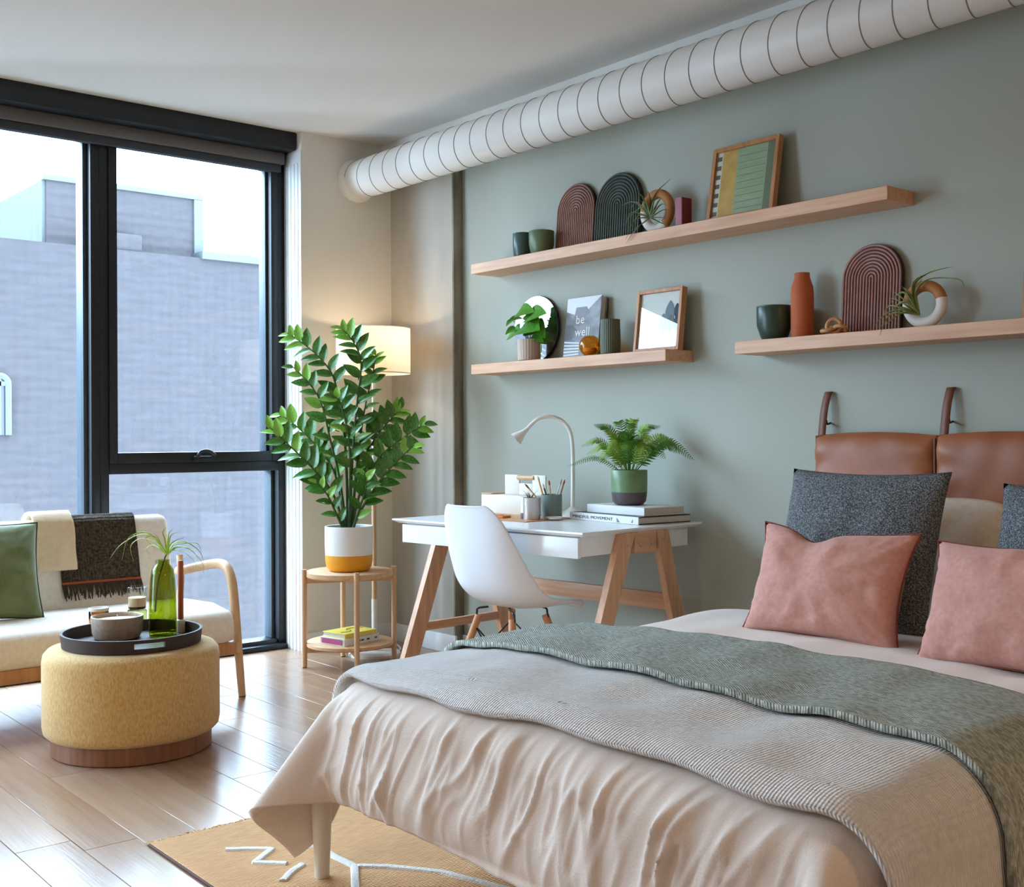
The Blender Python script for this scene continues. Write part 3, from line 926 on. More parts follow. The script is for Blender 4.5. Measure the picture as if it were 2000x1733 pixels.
# ================================================================== FLOOR LAMP
LX, LY = -4.90, 3.179
t = thing('floor_lamp', 'floor lamp with a lit white drum shade in the corner behind the plant', 'lamp', (LX, LY, 0))
zl0, zl1 = PT(729, 730, 5.8).z, PT(729, 642, 5.8).z
rs = .186
mb = MB(); mb.lathe([(rs, zl0), (rs, zl1)], (LX, LY, 0), 56)
mb.f = [f for f in mb.f if len(f) == 4]
m = bpy.data.materials.new('glowing_linen_shade')
m.use_nodes = True
nt = m.node_tree
p_ = nt.nodes['Principled BSDF']
p_.inputs['Base Color'].default_value = lin((240, 228, 210)); p_.inputs['Roughness'].default_value = .9
tl = nt.nodes.new('ShaderNodeBsdfTranslucent'); tl.inputs[0].default_value = lin((250, 232, 204))
mx2 = nt.nodes.new('ShaderNodeMixShader'); mx2.inputs[0].default_value = .45
nt.links.new(p_.outputs[0], mx2.inputs[1]); nt.links.new(tl.outputs[0], mx2.inputs[2])
nt.links.new(mx2.outputs[0], nt.nodes['Material Output'].inputs[0])
MT['shade'] = m
sh = part('lamp_shade', mb, 'shade', t)
for zz in (zl0, zl1):
    part('shade_ring', MB().tube([(LX + rs * math.cos(a), LY + rs * math.sin(a), zz) for a in [2 * PI * k / 48 for k in range(48)]], .0025, 6, closed=True), 'lampwhite', sh)
mb = MB()
for k in range(3):
    a = k * 2 * PI / 3
    mb.tube([(LX, LY, zl1 - .06), (LX + rs * math.cos(a), LY + rs * math.sin(a), zl1 - .004)], .002, 6)
part('shade_spider', mb, 'lampwhite', sh)
z1_, z2_ = PT(738, 955, 5.8).z, PT(743, 1170, 5.8).z
part('wooden_pole', MB().tube([(LX, LY, z2_), (LX, LY, z1_ + .12)], .0125, 14), 'paleoak', t)
part('upper_pole', MB().tube([(LX, LY, z1_ + .12), (LX, LY, zl1 - .06)], .009, 12), 'lampwhite', t)
part('lower_sleeve', MB().tube([(LX, LY, .02), (LX, LY, z2_)], .0145, 14), 'lampwhite', t)
part('base', MB().lathe([(.13, 0), (.13, .012), (.12, .018), (.02, .022), (.015, .03)], (LX, LY, 0), 40), 'lampwhite', t)
part('bulb', MB().lathe([(.0, .05), (.02, .045), (.028, .02), (.024, 0), (.013, -.03), (.013, -.05)], (LX, LY, (zl0 + zl1) / 2), 20), M('lit_bulb', (255, 214, 160), .4, emit=12), t)
bl = bpy.data.lights.new('lamp_bulb', 'POINT')
bl.energy = 10; bl.color = (1.0, .80, .56); bl.shadow_soft_size = .03
bo = bpy.data.objects.new('lamp_bulb', bl)
COL.objects.link(bo); bo.parent = t; bo.location = (0, 0, (zl0 + zl1) / 2 + .035)
cd = [PZ(a_, b_, .006) for a_, b_ in [(735, 1262), (752, 1279), (768, 1276), (782, 1268), (776, 1260), (764, 1256)]]
single('power_cord', 'thin white lamp cord lying on the floor behind the side table', 'cord', MB().tube(catmull(cd, 6), .004, 6), 'cord', cd[0])

# ================================================================== SIDE TABLE
TX, TY, TR_, TZ = -4.757, 2.945, .208, .455
t = thing('side_table', 'round two tier wooden side table under the big plant', 'table', (TX, TY, 0))
part('table_top', MB().lathe([(TR_ - .006, TZ - .028), (TR_, TZ - .022), (TR_, TZ - .002), (TR_ - .003, TZ)], (TX, TY, 0), 64), 'paleoakxy', t)
part('lower_shelf', MB().lathe([(TR_ - .006, .097), (TR_, .102), (TR_, .115), (TR_ - .003, .117)], (TX, TY, 0), 64), 'paleoakxy', t)
lg = []
for k in range(4):
    a = math.radians(247 + 90 * k)
    lx, ly = TX + (TR_ + .008) * math.cos(a), TY + (TR_ + .008) * math.sin(a)
    lg.append((lx, ly))
    lo = part('leg', MB().tube([(lx, ly, .004), (lx, ly, TZ + .012)], .0125, 14), 'paleoak', t)
    part('foot_pad', MB().tube([(lx, ly, 0), (lx, ly, .005)], .010, 12), 'ink', lo)
for zz in (.083, TZ - .042):
    for k in (0, 1):
        p0, p1 = Vector((*lg[k], zz)), Vector((*lg[k + 2], zz - (.001 if k else 0)))
        dv = (p1 - p0).normalized()
        part('cross_rail', MB().beam(p0 + dv * .01, p1 - dv * .01, dv.cross(UP) * .009, UP * (.0125 - .002 * k)), 'paleoakxy', t)
# books on the lower tier
def flat_book(label, name_mats, c, ang, L, W, z0, h_, loc=None):
    t = thing('book', label, 'book', (c[0], c[1], z0))
    Mx = tr(c[0], c[1], z0) @ rotz(ang)
    cov, pg = name_mats
    mb = MB(Mx); mb.box(-L / 2 + .003, L / 2 - .003, -W / 2 + .001, W / 2 - .004, .003, h_ - .003)
    part('pages', mb, pg, t)
    mb = MB(Mx); mb.box(-L / 2, L / 2, -W / 2, W / 2, 0, .003, .0008, 1); mb.box(-L / 2, L / 2, -W / 2, W / 2, h_ - .003, h_, .0008, 1)
    mb.box(-L / 2, L / 2, -W / 2 - .002, -W / 2 + .001, 0, h_, .0008, 1)
    cv = part('cover', mb, cov, t)
    return t, Mx, cv
bc = (-4.735, 2.93)
angb = math.radians(103)
t, Mx, cv = flat_book('white spined book with a magenta label on the side table lower tier', ('bookwhite', 'pages'), bc, angb, .235, .165, .1175, .033)
mb = MB(Mx); mb.box(-.1180, -.1172, -.066, .066, .006, .027); part('spine_label', mb, 'magenta', cv)
for k_, (xa_, xb_) in enumerate(((-.035, -.012), (-.008, .012), (.03, .05), (.085, .10))):
    mb = MB(Mx); mb.box(xa_, xb_, -.0850, -.0842, .012, .020)
    part('spine_print', mb, 'slate', cv)
t, Mx, cv = flat_book('yellow covered book with a black squiggle lying on the white book', ('yellowbook', 'pages'), (bc[0] - .002, bc[1] + .002), angb - .04, .205, .155, .1512, .021)
sq = catmull([(-.075, -.02, .0216), (-.06, -.032, .0216), (-.02, -.03, .0216), (.0, .0, .0216), (-.008, .012, .0216), (.01, .03, .0216), (.06, .028, .0216), (.085, .0, .0216)], 6)
part('cover_squiggle', MB(Mx).tube(sq, .0016, 5), 'ink', cv)

# ================================================================== BIG PLANT
pb = PZ(673, 1119, TZ)
PXc, PYc = TX + .006, TY - .006
t = thing('potted_plant', 'tall glossy plant with long fronds in a white and mustard pot on the side table', 'plant', (PXc, PYc, TZ))
rp = .115
pot = part('pot', MB().lathe([(rp * .62, 0), (rp * .82, .004), (rp * .93, .02), (rp * .975, .045), (rp * .985, .0785)], (PXc, PYc, TZ), 56), 'mustard', t, label='mustard yellow lower part of the pot')
part('pot_upper', MB().lathe([(rp * .985, .0785), (rp, .15), (rp * 1.0, .213), (rp * .985, .215), (rp * .93, .213), (rp * .92, .15), (rp * .9, .0785)], (PXc, PYc, TZ), 56), 'white', t, label='matte white upper part of the pot')
part('soil', MB().lathe([(rp * .925, .186), (rp * .6, .194), (0, .196)], (PXc, PYc, TZ), 32), 'soil', t)
T0 = PXc * FWD.x + PYc * FWD.y
zl_a = leaf_mesh('leaf', 'zz', .52, .16, .18)
zl_b = leaf_mesh('leaf', 'zzyoung', .52, .14, .16)
stems = [
    ([(678, 1022), (676, 900), (668, 820), (652, 740), (625, 700), (590, 670), (560, 650)], .06, 20, .085),
    ([(672, 1022), (662, 930), (645, 860), (628, 790), (603, 748), (570, 715)], -.02, 16, .082),
    ([(684, 1022), (688, 900), (697, 790), (705, 710), (690, 668), (666, 640)], -.05, 20, .085),
    ([(690, 1022), (698, 900), (712, 800), (728, 730), (734, 690)], .08, 18, .075),
    ([(670, 1022), (655, 930), (625, 880), (585, 838), (545, 808)], .09, 16, .095),
    ([(668, 1024), (650, 965), (615, 920), (570, 875), (526, 835)], -.09, 17, .095),
    ([(664, 1024), (655, 1000), (640, 968), (618, 940)], -.1, 8, .07),
    ([(684, 1022), (700, 920), (730, 860), (762, 820), (785, 796)], .1, 16, .09),
    ([(688, 1024), (708, 950), (745, 890), (795, 850), (832, 826)], -.02, 17, .085),
    ([(690, 1026), (712, 985), (745, 935), (782, 895), (808, 870)], -.1, 15, .085),
    ([(680, 1022), (684, 930), (680, 850), (665, 790), (655, 775)], -.07, 14, .085),
    ([(694, 1026), (705, 985), (715, 950), (712, 925)], -.11, 8, .075),
]
for si, (pts, dd, n, LL) in enumerate(stems):
    P3 = []
    m = len(pts)
    for k, (a_, b_) in enumerate(pts):
        P3.append(PT(a_, b_, T0 + dd * (k / (m - 1))) if k else PT(a_, b_, T0 + dd * .3))
    P3[0] = Vector((PXc + (P3[0].x - PXc) * .5, PYc + (P3[0].y - PYc) * .5, TZ + .19))
    cp = catmull(P3, 10)
    so = part('stem', MB().tube(cp, [.0075 * (1 - .75 * k / (len(cp) - 1)) for k in range(len(cp))], 7), 'zzstem', t)
    R = random.Random(si * 11 + 3)
    for i in range(n):
        s = .26 + .72 * (i / (n - 1)) if n > 9 else .18 + .8 * (i / (n - 1))
        idx = min(len(cp) - 2, int(s * (len(cp) - 1)))
        base = cp[idx]
        tan = (cp[min(idx + 2, len(cp) - 1)] - cp[max(idx - 2, 0)]).normalized()
        side = tan.cross(FWD).normalized() * (1 if i % 2 else -1)
        out = (-FWD) * R.uniform(.15, .7) + UP * R.uniform(.0, .3)
        ang = R.uniform(.75, 1.05) * (1 - .55 * max(0, s - .75) * 4 * .6)
        dr = tan * math.cos(ang) + (side + out * .5).normalized() * math.sin(ang)
        nm = (-FWD * R.uniform(.5, 1.0) + UP * R.uniform(.2, .9) + side * -.2)
        L = LL * 1.14 * (.78 + .3 * math.sin(PI * min(1, s))) * R.uniform(.88, 1.1) * (.8 if s > .92 else 1)
        inst('leaf', zl_b if s > .82 and R.random() < .8 or R.random() < .10 else zl_a, so, leaf_matrix(base, dr, nm, L))

# ================================================================== DESK
DA = math.radians(4.9)
DC = Vector((-3.53, 3.105, 0))
DM = tr(DC) @ rotz(DA)
ZD = .755
t = thing('desk', 'white desk with drawers on oak trestle legs against the green wall', 'desk', DC, DA)
mb = MB()
def slab(mb, x0, x1, y0, y1, z0, z1, inset):
    vs = [(x0 + inset, y0 + inset, z0), (x1 - inset, y0 + inset, z0), (x1 - inset, y1 - inset, z0), (x0 + inset, y1 - inset, z0),
          (x0, y0, z1 - .006), (x1, y0, z1 - .006), (x1, y1, z1 - .006), (x0, y1, z1 - .006),
          (x0 + .001, y0 + .001, z1), (x1 - .001, y0 + .001, z1), (x1 - .001, y1 - .001, z1), (x0 + .001, y1 - .001, z1)]
    fs = [(3, 2, 1, 0), (8, 9, 10, 11)]
    for a in (0, 4):
        for i in range(4):
            j = (i + 1) % 4
            fs.append((a + i, a + j, a + 4 + j, a + 4 + i))
    return mb.add(vs, fs)
part('desk_top', slab(mb, -.527, .540, -.362, .350, ZD - .018, ZD, .022), 'deskwhite', t, sharp=20)
part('body', MB().box(-.478, .492, -.322, .318, .662, ZD - .0185, .002), 'deskwhite', t)
for x0, x1 in ((-.486, .003), (.007, .498)):
    part('drawer_front', MB().box(x0, x1, -.340, -.3225, .658, ZD - .0225, .002), 'deskwhite', t)
for sx, xc in ((1, .507), (-1, -.493)):
    # trestle: front leg, back leg, top block, low rail
    hx = Vector((.0142, 0, 0))
    lf = MB().beam((xc, -.085, .737), (xc, -.362, 0), hx, Vector((0, .040, 0)))
    lb_ = MB().beam((xc, .118, .737), (xc, .330, 0), hx, Vector((0, .036, 0)))
    part('leg', lf, 'oakz', t); part('leg', lb_, 'oakz', t)
    part('top_block', MB().box(xc - .013, xc + .013, -.047, .083, .655, .737, .001, 1), 'oaky', t)
    part('low_rail', MB().box(xc - .011, xc + .011, -.222, .218, .272, .308, .002), 'oaky', t)
    if sx > 0:
        for by, bz in ((-.085, .690), (-.012, .688), (.058, .690), (.118, .700), (.205, .458), (.205, .425)):
            mb = MB(tr(xc + .0142, by, bz) @ roty(PI / 2)); mb.lathe([(.0068, 0), (.0068, .002), (.004, .0035), (0, .0036)], n=14)
            part('bolt', mb, 'metal', t)
part('stretcher', MB().box(-.480, .494, .190, .212, .417, .481, .002), 'oakx', t)

def dl(x, y, z=ZD): return DM @ Vector((x, y, z))
# ---- chair
CH = Vector((-3.43, 2.87, 0))
t = thing('chair', 'white moulded shell chair on dowel legs tucked at the desk', 'chair', CH, DA)
prof = [(-.262, .838, .088, .006), (-.258, .828, .120, .014), (-.249, .775, .158, .032), (-.234, .69, .182, .056), (-.212, .60, .196, .078), (-.176, .52, .206, .086),
        (-.115, .465, .212, .076), (-.035, .440, .214, .056), (.05, .438, .213, .038), (.12, .448, .208, .022), (.17, .452, .198, .008), (.198, .444, .182, -.002), (.208, .430, .160, -.010)]
PRF = [catmull([Vector((a, b, 0)) for a, b, _, _ in prof], 5), catmull([Vector((c_, d_, 0)) for _, _, c_, d_ in prof], 5)]
def shell_pt(u, v):
    i = v * (len(PRF[0]) - 1)
    k = int(round(i))
    yy, zz = PRF[0][k].x, PRF[0][k].y
    hw, lift = PRF[1][k].x, PRF[1][k].y
    tn = (PRF[0][min(k + 1, len(PRF[0]) - 1)] - PRF[0][max(k - 1, 0)]).normalized()
    nrm = Vector((-tn.y, tn.x, 0))      # towards the sitter
    if nrm.y < 0 and abs(nrm.y) > abs(nrm.x): nrm = -nrm
    if nrm.x < 0 and abs(nrm.x) >= abs(nrm.y): nrm = -nrm
    s = u * 2 - 1
    l_ = lift * abs(s) ** 2.3
    return Vector((hw * math.sin(s * 1.25) / math.sin(1.25), yy + nrm.x * l_, zz + nrm.y * l_))
sh = part('seat_shell', MB().grid(shell_pt, 28, len(PRF[0]) - 1), 'shell', t, sharp=180)
solidify(sh, .007, 0)
tops = {}
for sx in (-1, 1):
    for sy in (-1, 1):
        tp = Vector((sx * .092, -.015 + sy * .090, .405)); ft = Vector((sx * .198, -.015 + sy * .195, 0))
        tops[(sx, sy)] = (tp, ft)
        mb = MB(); mb.tube([tp, tp.lerp(ft, .5), ft], [.0145, .0145, .0105], 14)
        part('leg', mb, 'beech', t)
for (sx, sy), (tp, ft) in tops.items():
    mb = MB()
    mb.tube(catmull([tp.lerp(ft, .16) + Vector((0, 0, 0)), tp + Vector((sx * .012, 0, .005)), tp + Vector((sx * .004, 0, .026)), Vector((sx * .060, tp.y * .8, .438))], 4), .0042, 7)
    part('bracket', mb, 'blackwire', t)
mb = MB()
cs_ = [(-1, -1), (1, -1), (1, 1), (-1, 1)]
for i in range(4):
    a_, b_ = tops[cs_[i]], tops[cs_[(i + 1) % 4]]
    mb = MB()
    mb.tube([a_[0].lerp(a_[1], .10), b_[0].lerp(b_[1], .62)], .0032, 6)
    mb.tube([b_[0].lerp(b_[1], .10), a_[0].lerp(a_[1], .62)], .0032, 6)
    part('cross_brace', mb, 'blackwire', t)

# ---- things on the desk
mat_pts = [(-.40, -.16), (.03, -.17), (.05, .12), (-.38, .14)]
mb = MB(DM); mb.box(-.42, .045, -.150, .150, ZD, ZD + .003, .001, 1)
single('desk_mat', 'tan leather desk mat lying under the pencil cups', 'desk mat', mb, 'tanleather', dl(-.19, 0))
# storage caddy
cc = dl(-.335, .215)
t = thing('desk_caddy', 'white desk caddy box with a wooden carrying handle', 'box', cc, DA)
MT['caddy'] = M('cream_white_lacquer', (226, 217, 205), .5)
part('tray_box', MB().box(-.17, .17, -.085, .065, 0, .085, .004), 'caddy', t)
mb = MB()
mb.box(-.085, .005, -.02, -.012, .0852, .172, .002)
mb.box(.005, .085, -.02, -.012, .0852, .135, .001)
mb.box(.085, .165, -.02, -.012, .0852, .172, .002)
part('handle_panel', mb, 'caddy', t)
part('wooden_handle', MB().tube([(-.005, -.016, .160), (.095, -.016, .160)], .0105, 16), 'paleoakxy', t)
part('lid', MB().box(-.172, -.10, -.087, .067, .0852, .090, .002), 'paleoakxy', t)

def tin(label, px_, py_, r, h_, mat, name='pencil_cup', cat='cup', yl=None):
    c = PZ(px_, py_, ZD + .003)
    return c
c1 = dl(-.018, -.045, ZD + .003)
t = thing('tin_planter', 'shiny tin cup with a spiky plant at the front of the desk', 'planter', c1)
part('cup', MB().lathe([(.034, 0), (.0345, .003), (.0345, .088), (.0355, .09), (.0335, .09), (.0325, .07), (0, .07)], c1, 40), 'metal', t)
part('soil', MB().lathe([(.0325, .075), (0, .078)], c1, 20), 'soil', t)
part('leaves', blades(c1 + Vector((-.008, 0, .078)), 26, .03, .058, 5, .002, 1.2, .15), 'airdark', t)
c2 = dl(-.03, .085, ZD + .003)
t = thing('pencil_cup', 'grey teal metal cup full of brushes on the desk mat', 'cup', c2)
part('body', MB().lathe([(.043, 0), (.0435, .003), (.0435, .095), (.0445, .097), (.0425, .097), (.0415, .01), (0, .008)], c2, 40), 'teal', t)
tipsb = [((1025, 945), 'paleoakxy', 0), ((1050, 930), 'mustard', 1), ((1072, 938), 'paleoakxy', 2), ((1097, 936), 'white', 3), ((1103, 937), 'candle', 4), ((1060, 945), 'ink', 5)]
for (tp_, mt_, k) in tipsb:
    tip = PT(tp_[0], tp_[1], (c2.x * FWD.x + c2.y * FWD.y) + (k - 2) * .01)
    basep = c2 + Vector(((k - 2.5) * .006, .01 * (-1) ** k, .012))
    o = thing('paint_brush', ['pale wooden brush leaning left in the pencil cup', 'mustard handled brush standing in the pencil cup', 'pale wooden brush standing upright in the pencil cup',
                              'white brush leaning right in the pencil cup', 'rust handled brush leaning furthest right in the pencil cup', 'black brush in the middle of the pencil cup'][k], 'brush', basep)
    part('shaft', MB().tube([basep, basep.lerp(tip, .85)], .0030, 8), mt_, o)
    part('tip', MB().tube([basep.lerp(tip, .85), basep.lerp(tip, .93), tip], [.0032, .0045, .001], 8), 'metal' if k % 2 else 'candle', o)
c3 = dl(-.075, -.02, ZD + .003)
t = thing('small_jar', 'small slate grey jar half hidden behind the tin planter', 'jar', c3)
part('body', MB().lathe([(.022, 0), (.023, .003), (.023, .022), (.022, .024)], c3, 28), 'slate', t)
part('upper', MB().lathe([(.022, .024), (.0215, .07), (.0225, .078), (0, .078)], c3, 28), 'white', t)
mb = MB(DM @ tr(-.235, -.055, ZD + .0032) @ rotz(.12)); mb.box(-.075, .075, -.028, .028, 0, .010, .003)
nb = thing('notebook', 'orange notebook lying on the desk mat', 'notebook', dl(-.235, -.055, ZD + .003))
part('cover', mb, M('orange_cover', (226, 140, 72), .5), nb)
mb = MB(DM @ tr(-.235, -.055, ZD + .0032) @ rotz(.12)); mb.box(-.05, .055, -.006, .000, .0101, .0135, .001)
part('strap', mb, 'tanleather', nb)
c4 = PZ(1073, 1011, ZD + .004)
c4 = dl(.045, .02, ZD + .003)
t = thing('small_dish', 'tiny white dish between the brushes and the books', 'dish', c4)
part('dish', MB().lathe([(.02, 0), (.03, .002), (.036, .010), (.034, .011), (.028, .005), (0, .004)], c4, 32), 'white', t)

# desk lamp
_n = DM.to_3x3() @ Vector((0, 1, 0))
_q = _ray(1118, 930)
lb0 = EYEV + _q * ((DM @ Vector((0, .265, 0)) - EYEV).dot(_n) / _q.dot(_n))
lb0.z = ZD
t = thing('desk_lamp', 'white gooseneck desk lamp arching over the desk', 'lamp', lb0)
TL = lb0.x * FWD.x + lb0.y * FWD.y
part('base', MB().lathe([(.072, 0), (.072, .004), (.060, .012), (.025, .028), (.010, .038), (.008, .045)], lb0, 40), 'lampwhite', t)
pp = [lb0 + Vector((0, 0, .04))] + [PT(a_, b_, TL) for a_, b_ in [(1119, 930), (1118, 870), (1112, 840), (1097, 822), (1075, 814), (1052, 818), (1035, 832), (1024, 845)]]
part('gooseneck', MB().tube(catmull(pp, 6), .0085, 10), 'lampwhite', t)
h0, h1 = PT(1030, 838, TL), PT(1009, 857, TL)
dv = (h1 - h0).normalized()
h1 = h1 + dv * .005
part('lamp_head', MB().tube([h0, h0.lerp(h1, .35), h0.lerp(h1, .8), h1, h1 - dv * .002], [.009, .013, .026, .030, .024], 24), 'lampwhite', t)

# desk books
def book_rect(label, corner_fr, u, L, W, z0, h_, cov, pg, spine_txt=None):
    """corner_fr: front right corner; u: unit vector along the spine to the left"""
    u = Vector(u).normalized(); v = Vector((u.y, -u.x, 0))
    if v.y < 0: v = -v
    c = Vector(corner_fr)
    t = thing('book', label, 'book', (c + u * L / 2 + v * W / 2).to_tuple()[:2] + (z0,))
    Mx = frame_m(-u, v, UP, c + u * L + Vector((0, 0, 0)))
    Mx.translation.z = z0
    mb = MB(Mx); mb.box(.002, L - .003, .002, W - .003, .0035, h_ - .0035); part('pages', mb, pg, t)
    mb = MB(Mx); mb.box(0, L, 0, W, 0, .0035, .0008, 1); mb.box(0, L, 0, W, h_ - .0035, h_, .0008, 1)
    cv = part('cover', mb, cov, t)
    mb = MB(Mx); mb.box(0, L, -.002, .002, 0, h_, .0012, 1)
    sp = part('spine', mb, 'bookwhite', t)
    if spine_txt:
        vs, fs = text_geo(spine_txt, h_ * .55)
        wd = max(v_.x for v_ in vs)
        s = .60 * L / wd
        mb = MB(Mx @ tr(.045 * L, -.0026, h_ * .30) @ rotx(PI / 2) @ Matrix.Diagonal((s, 1, 1, 1))); mb.add(vs, fs)
        part('spine_lettering', mb, 'ink', sp)
        mb = MB(Mx); mb.prism([(.70 * L, .004), (.745 * L, .004), (.70 * L, h_ - .008)], -.0026, -.002); part('spine_mark', mb, 'leafgrey', sp)
        mb = MB(Mx); mb.prism([(.90 * L, .006), (.925 * L, .006), (.925 * L, h_ * .7)], -.0026, -.002); part('spine_mark', mb, 'leafgrey', sp)
    return t
HB1, HB2 = .030, .033
fr = PZ(1249, 1025, ZD)
fr = dl(.463, .047)
fl_ = dl(.045, .112)
u_ = (fl_ - fr)
book_rect('white spined book titled mindful movement at the bottom of the desk stack', fr, u_, .418, .275, ZD + .0005, HB1, 'bookblack', 'pages', 'MINDFUL MOVEMENT')
book_rect('plain pale grey book under the fern pot', fr + Vector((-.012, .045, 0)), u_, .345, .215, ZD + HB1 + .001, HB2, 'bookwhite', 'pages')
ZP = ZD + HB1 + HB2 + .0015
cf = fr + u_.normalized() * .185 + Vector((0, .125, 0))
cf.z = ZP
t = thing('potted_fern', 'leafy green fern in a two tone green and brown pot on the desk books', 'plant', cf)
rf = .0735
part('pot', MB().lathe([(rf * .60, 0), (rf * .78, .003), (rf * .92, .016), (rf * .97, .046), (rf * .985, .052)], cf, 48), 'potdark', t, label='purple brown lower part of the pot')
part('pot_upper', MB().lathe([(rf * .985, .052), (rf, .09), (rf, .138), (rf * .97, .141), (rf * .93, .138), (rf * .92, .06)], cf, 48), 'potgreen', t, label='green glazed upper part of the pot')
part('soil', MB().lathe([(rf * .93, .12), (0, .126)], cf, 24), 'soil', t)
TF = cf.x * FWD.x + cf.y * FWD.y
def frond(tip, mid, base, n, wmax, mat, nrm):
    cp = catmull([base, mid, tip], 12)
    mb = MB()
    mb.tube(cp, [.0017 * (1 - .7 * k / (len(cp) - 1)) for k in range(len(cp))], 5)
    for i in range(n):
        s = .14 + .85 * i / (n - 1)
        f_ = s * (len(cp) - 1); k = min(int(f_), len(cp) - 2)
        b0 = cp[k].lerp(cp[k + 1], f_ - k)
        tan = (cp[k + 1] - cp[max(k - 1, 0)]).normalized()
        sd = tan.cross(Vector(nrm)).normalized()
        Lp = wmax * (math.sin(PI * min(1, .12 + s * .88)) ** .7) + .002
        up_ = sd.cross(tan)
        for sg in (-1, 1):
            dr = (sd * sg * .9 + tan * .42).normalized()
            wv = tan * Lp * .105
            e1 = b0 + dr * Lp * .55 - up_ * Lp * .05
            e2 = b0 + dr * Lp - up_ * Lp * .22
            mb.add([b0 - wv * .6, b0 + wv * .9, e1 + wv * .9, e1 - wv * .7, e2], [(0, 1, 2, 3), (3, 2, 4)])
    return mb
fb = cf + Vector((0, 0, .125))
fr_list = [(1108, 911, 1165, 900, -.04, .028), (1133, 872, 1175, 868, .0, .034), (1160, 829, 1195, 850, .02, .040), (1183, 845, 1205, 860, -.06, .040), (1217, 842, 1222, 862, .04, .040),
           (1248, 816, 1230, 845, .03, .026), (1290, 832, 1258, 848, .05, .034), (1262, 828, 1252, 855, -.02, .034), (1356, 898, 1300, 868, .0, .050), (1325, 872, 1285, 862, .05, .048),
           (1335, 885, 1290, 875, -.06, .046), (1190, 890, 1208, 875, -.12, .044), (1225, 898, 1225, 868, -.14, .044), (1262, 900, 1250, 872, -.14, .046), (1300, 896, 1268, 872, -.10, .046),
           (1170, 905, 1195, 885, -.10, .040), (1200, 858, 1212, 870, -.05, .038), (1275, 855, 1250, 865, -.07, .042), (1240, 850, 1234, 870, -.08, .040), (1145, 888, 1185, 878, .03, .036)]
_R = random.Random(21)
for k_ in range(9):
    tx_ = _R.uniform(1165, 1300); ty_ = _R.uniform(846, 896) - 14 * (1 - abs(tx_ - 1230) / 70)
    fr_list.append((tx_, ty_, 1228 + (tx_ - 1228) * .5, min(ty_, 872) - 6, _R.uniform(-.13, .08), _R.uniform(.026, .036)))
for i, (a_, b_, c_, d_, dd, wm) in enumerate(fr_list):
    tip = PT(a_, b_, TF + dd); mid = PT(c_, d_, TF + dd * .55) + Vector((0, 0, .012))
    ax = (tip - fb).normalized()
    nrm = (UP * .8 - FWD * .55)
    bs_ = fb + Vector((ax.x * .02, ax.y * .02, 0))
    part('frond', frond(tip, mid, bs_, 26, wm * .86, None, nrm), ['fern', 'fernlight'][i % 2], t, sharp=180)

# ================================================================== SOFA
SX0, SX1 = -4.475, -5.06      # seat front and back
SYR, SYL = 2.205, .80
t = thing('sofa', 'cream two seat sofa with bent wood arms in front of the window', 'sofa', (-4.76, 1.5, 0))
def rounded_slab(x0, x1, y0, y1, z0, z1, b, seg=4): return MB().box(x0, x1, y0, y1, z0, z1, b, seg)
def soft(fn, nu, nv): return MB().grid(fn, nu, nv)
def crowned_box(x0, x1, y0, y1, z0, z1, b, crown, Mx=None):
    mb = MB().box(x0, x1, y0, y1, z0, z1, b, 5)
    return mb
ST = PX(468, 1192, SX0).z
seat = MB()
ny = 60
sec = []
zb0 = PX(468, 1254, SX0).z
prof = [(SX0 - .02, zb0), (SX0 - .003, zb0 + .01), (SX0, zb0 + .04), (SX0 - .002, ST - .04), (SX0 - .016, ST - .012), (SX0 - .05, ST + .002), (SX0 - .2, ST + .02), (SX0 - .40, ST + .012), (SX1 + .02, ST), (SX1 + .02, zb0)]
prof = prof
vs = []; fs = []
m = len(prof)
ys = [SYL, SYL + .006, SYL + .02, SYL + .05] + [SYL + .05 + (SYR - SYL - .1) * k / 12 for k in range(1, 12)] + [SYR - .05, SYR - .02, SYR - .006, SYR]
for yy in ys:
    e = min(yy - SYL, SYR - yy)
    sh_ = .012 * max(0, 1 - e / .05) ** 2
    cx_, cz_ = (SX0 + SX1) / 2, (ST + zb0) / 2
    for (xx, zz) in prof:
        vs.append((xx + (cx_ - xx) * sh_ * 1.4, yy, zz + (cz_ - zz) * sh_ * 8))
for j in range(len(ys) - 1):
    for i in range(m):
        k = (i + 1) % m
        fs.append((j * m + i, j * m + k, (j + 1) * m + k, (j + 1) * m + i))
fs.append(tuple(range(m))); fs.append(tuple((len(ys) - 1) * m + i for i in reversed(range(m))))
seat.add(vs, fs)
part('seat_cushion', seat, 'sofa', t, sharp=70)
bt = PX(335, 1001, -5.09)
Mx = tr(-4.965, 0, ST + .005) @ roty(-.24)
BH = (bt.z - ST) / math.cos(.24) + .0
mb = MB(Mx); mb.box(-.135, 0, SYL + .01, SYR - .035, -.08, BH, .045, 5)
part('back_cushion', mb, 'sofa', t)
part('seat_rail', MB().box(SX0 - .02, SX0 - .045, SYL - .02, SYR + .025, zb0 - .055, zb0 - .001, .004), 'beech', t)
part('seat_rail', MB().box(SX1 + .02, SX1 + .045, SYL - .02, SYR + .025, zb0 - .055, zb0 - .001, .004), 'beech', t)
YA = 2.245
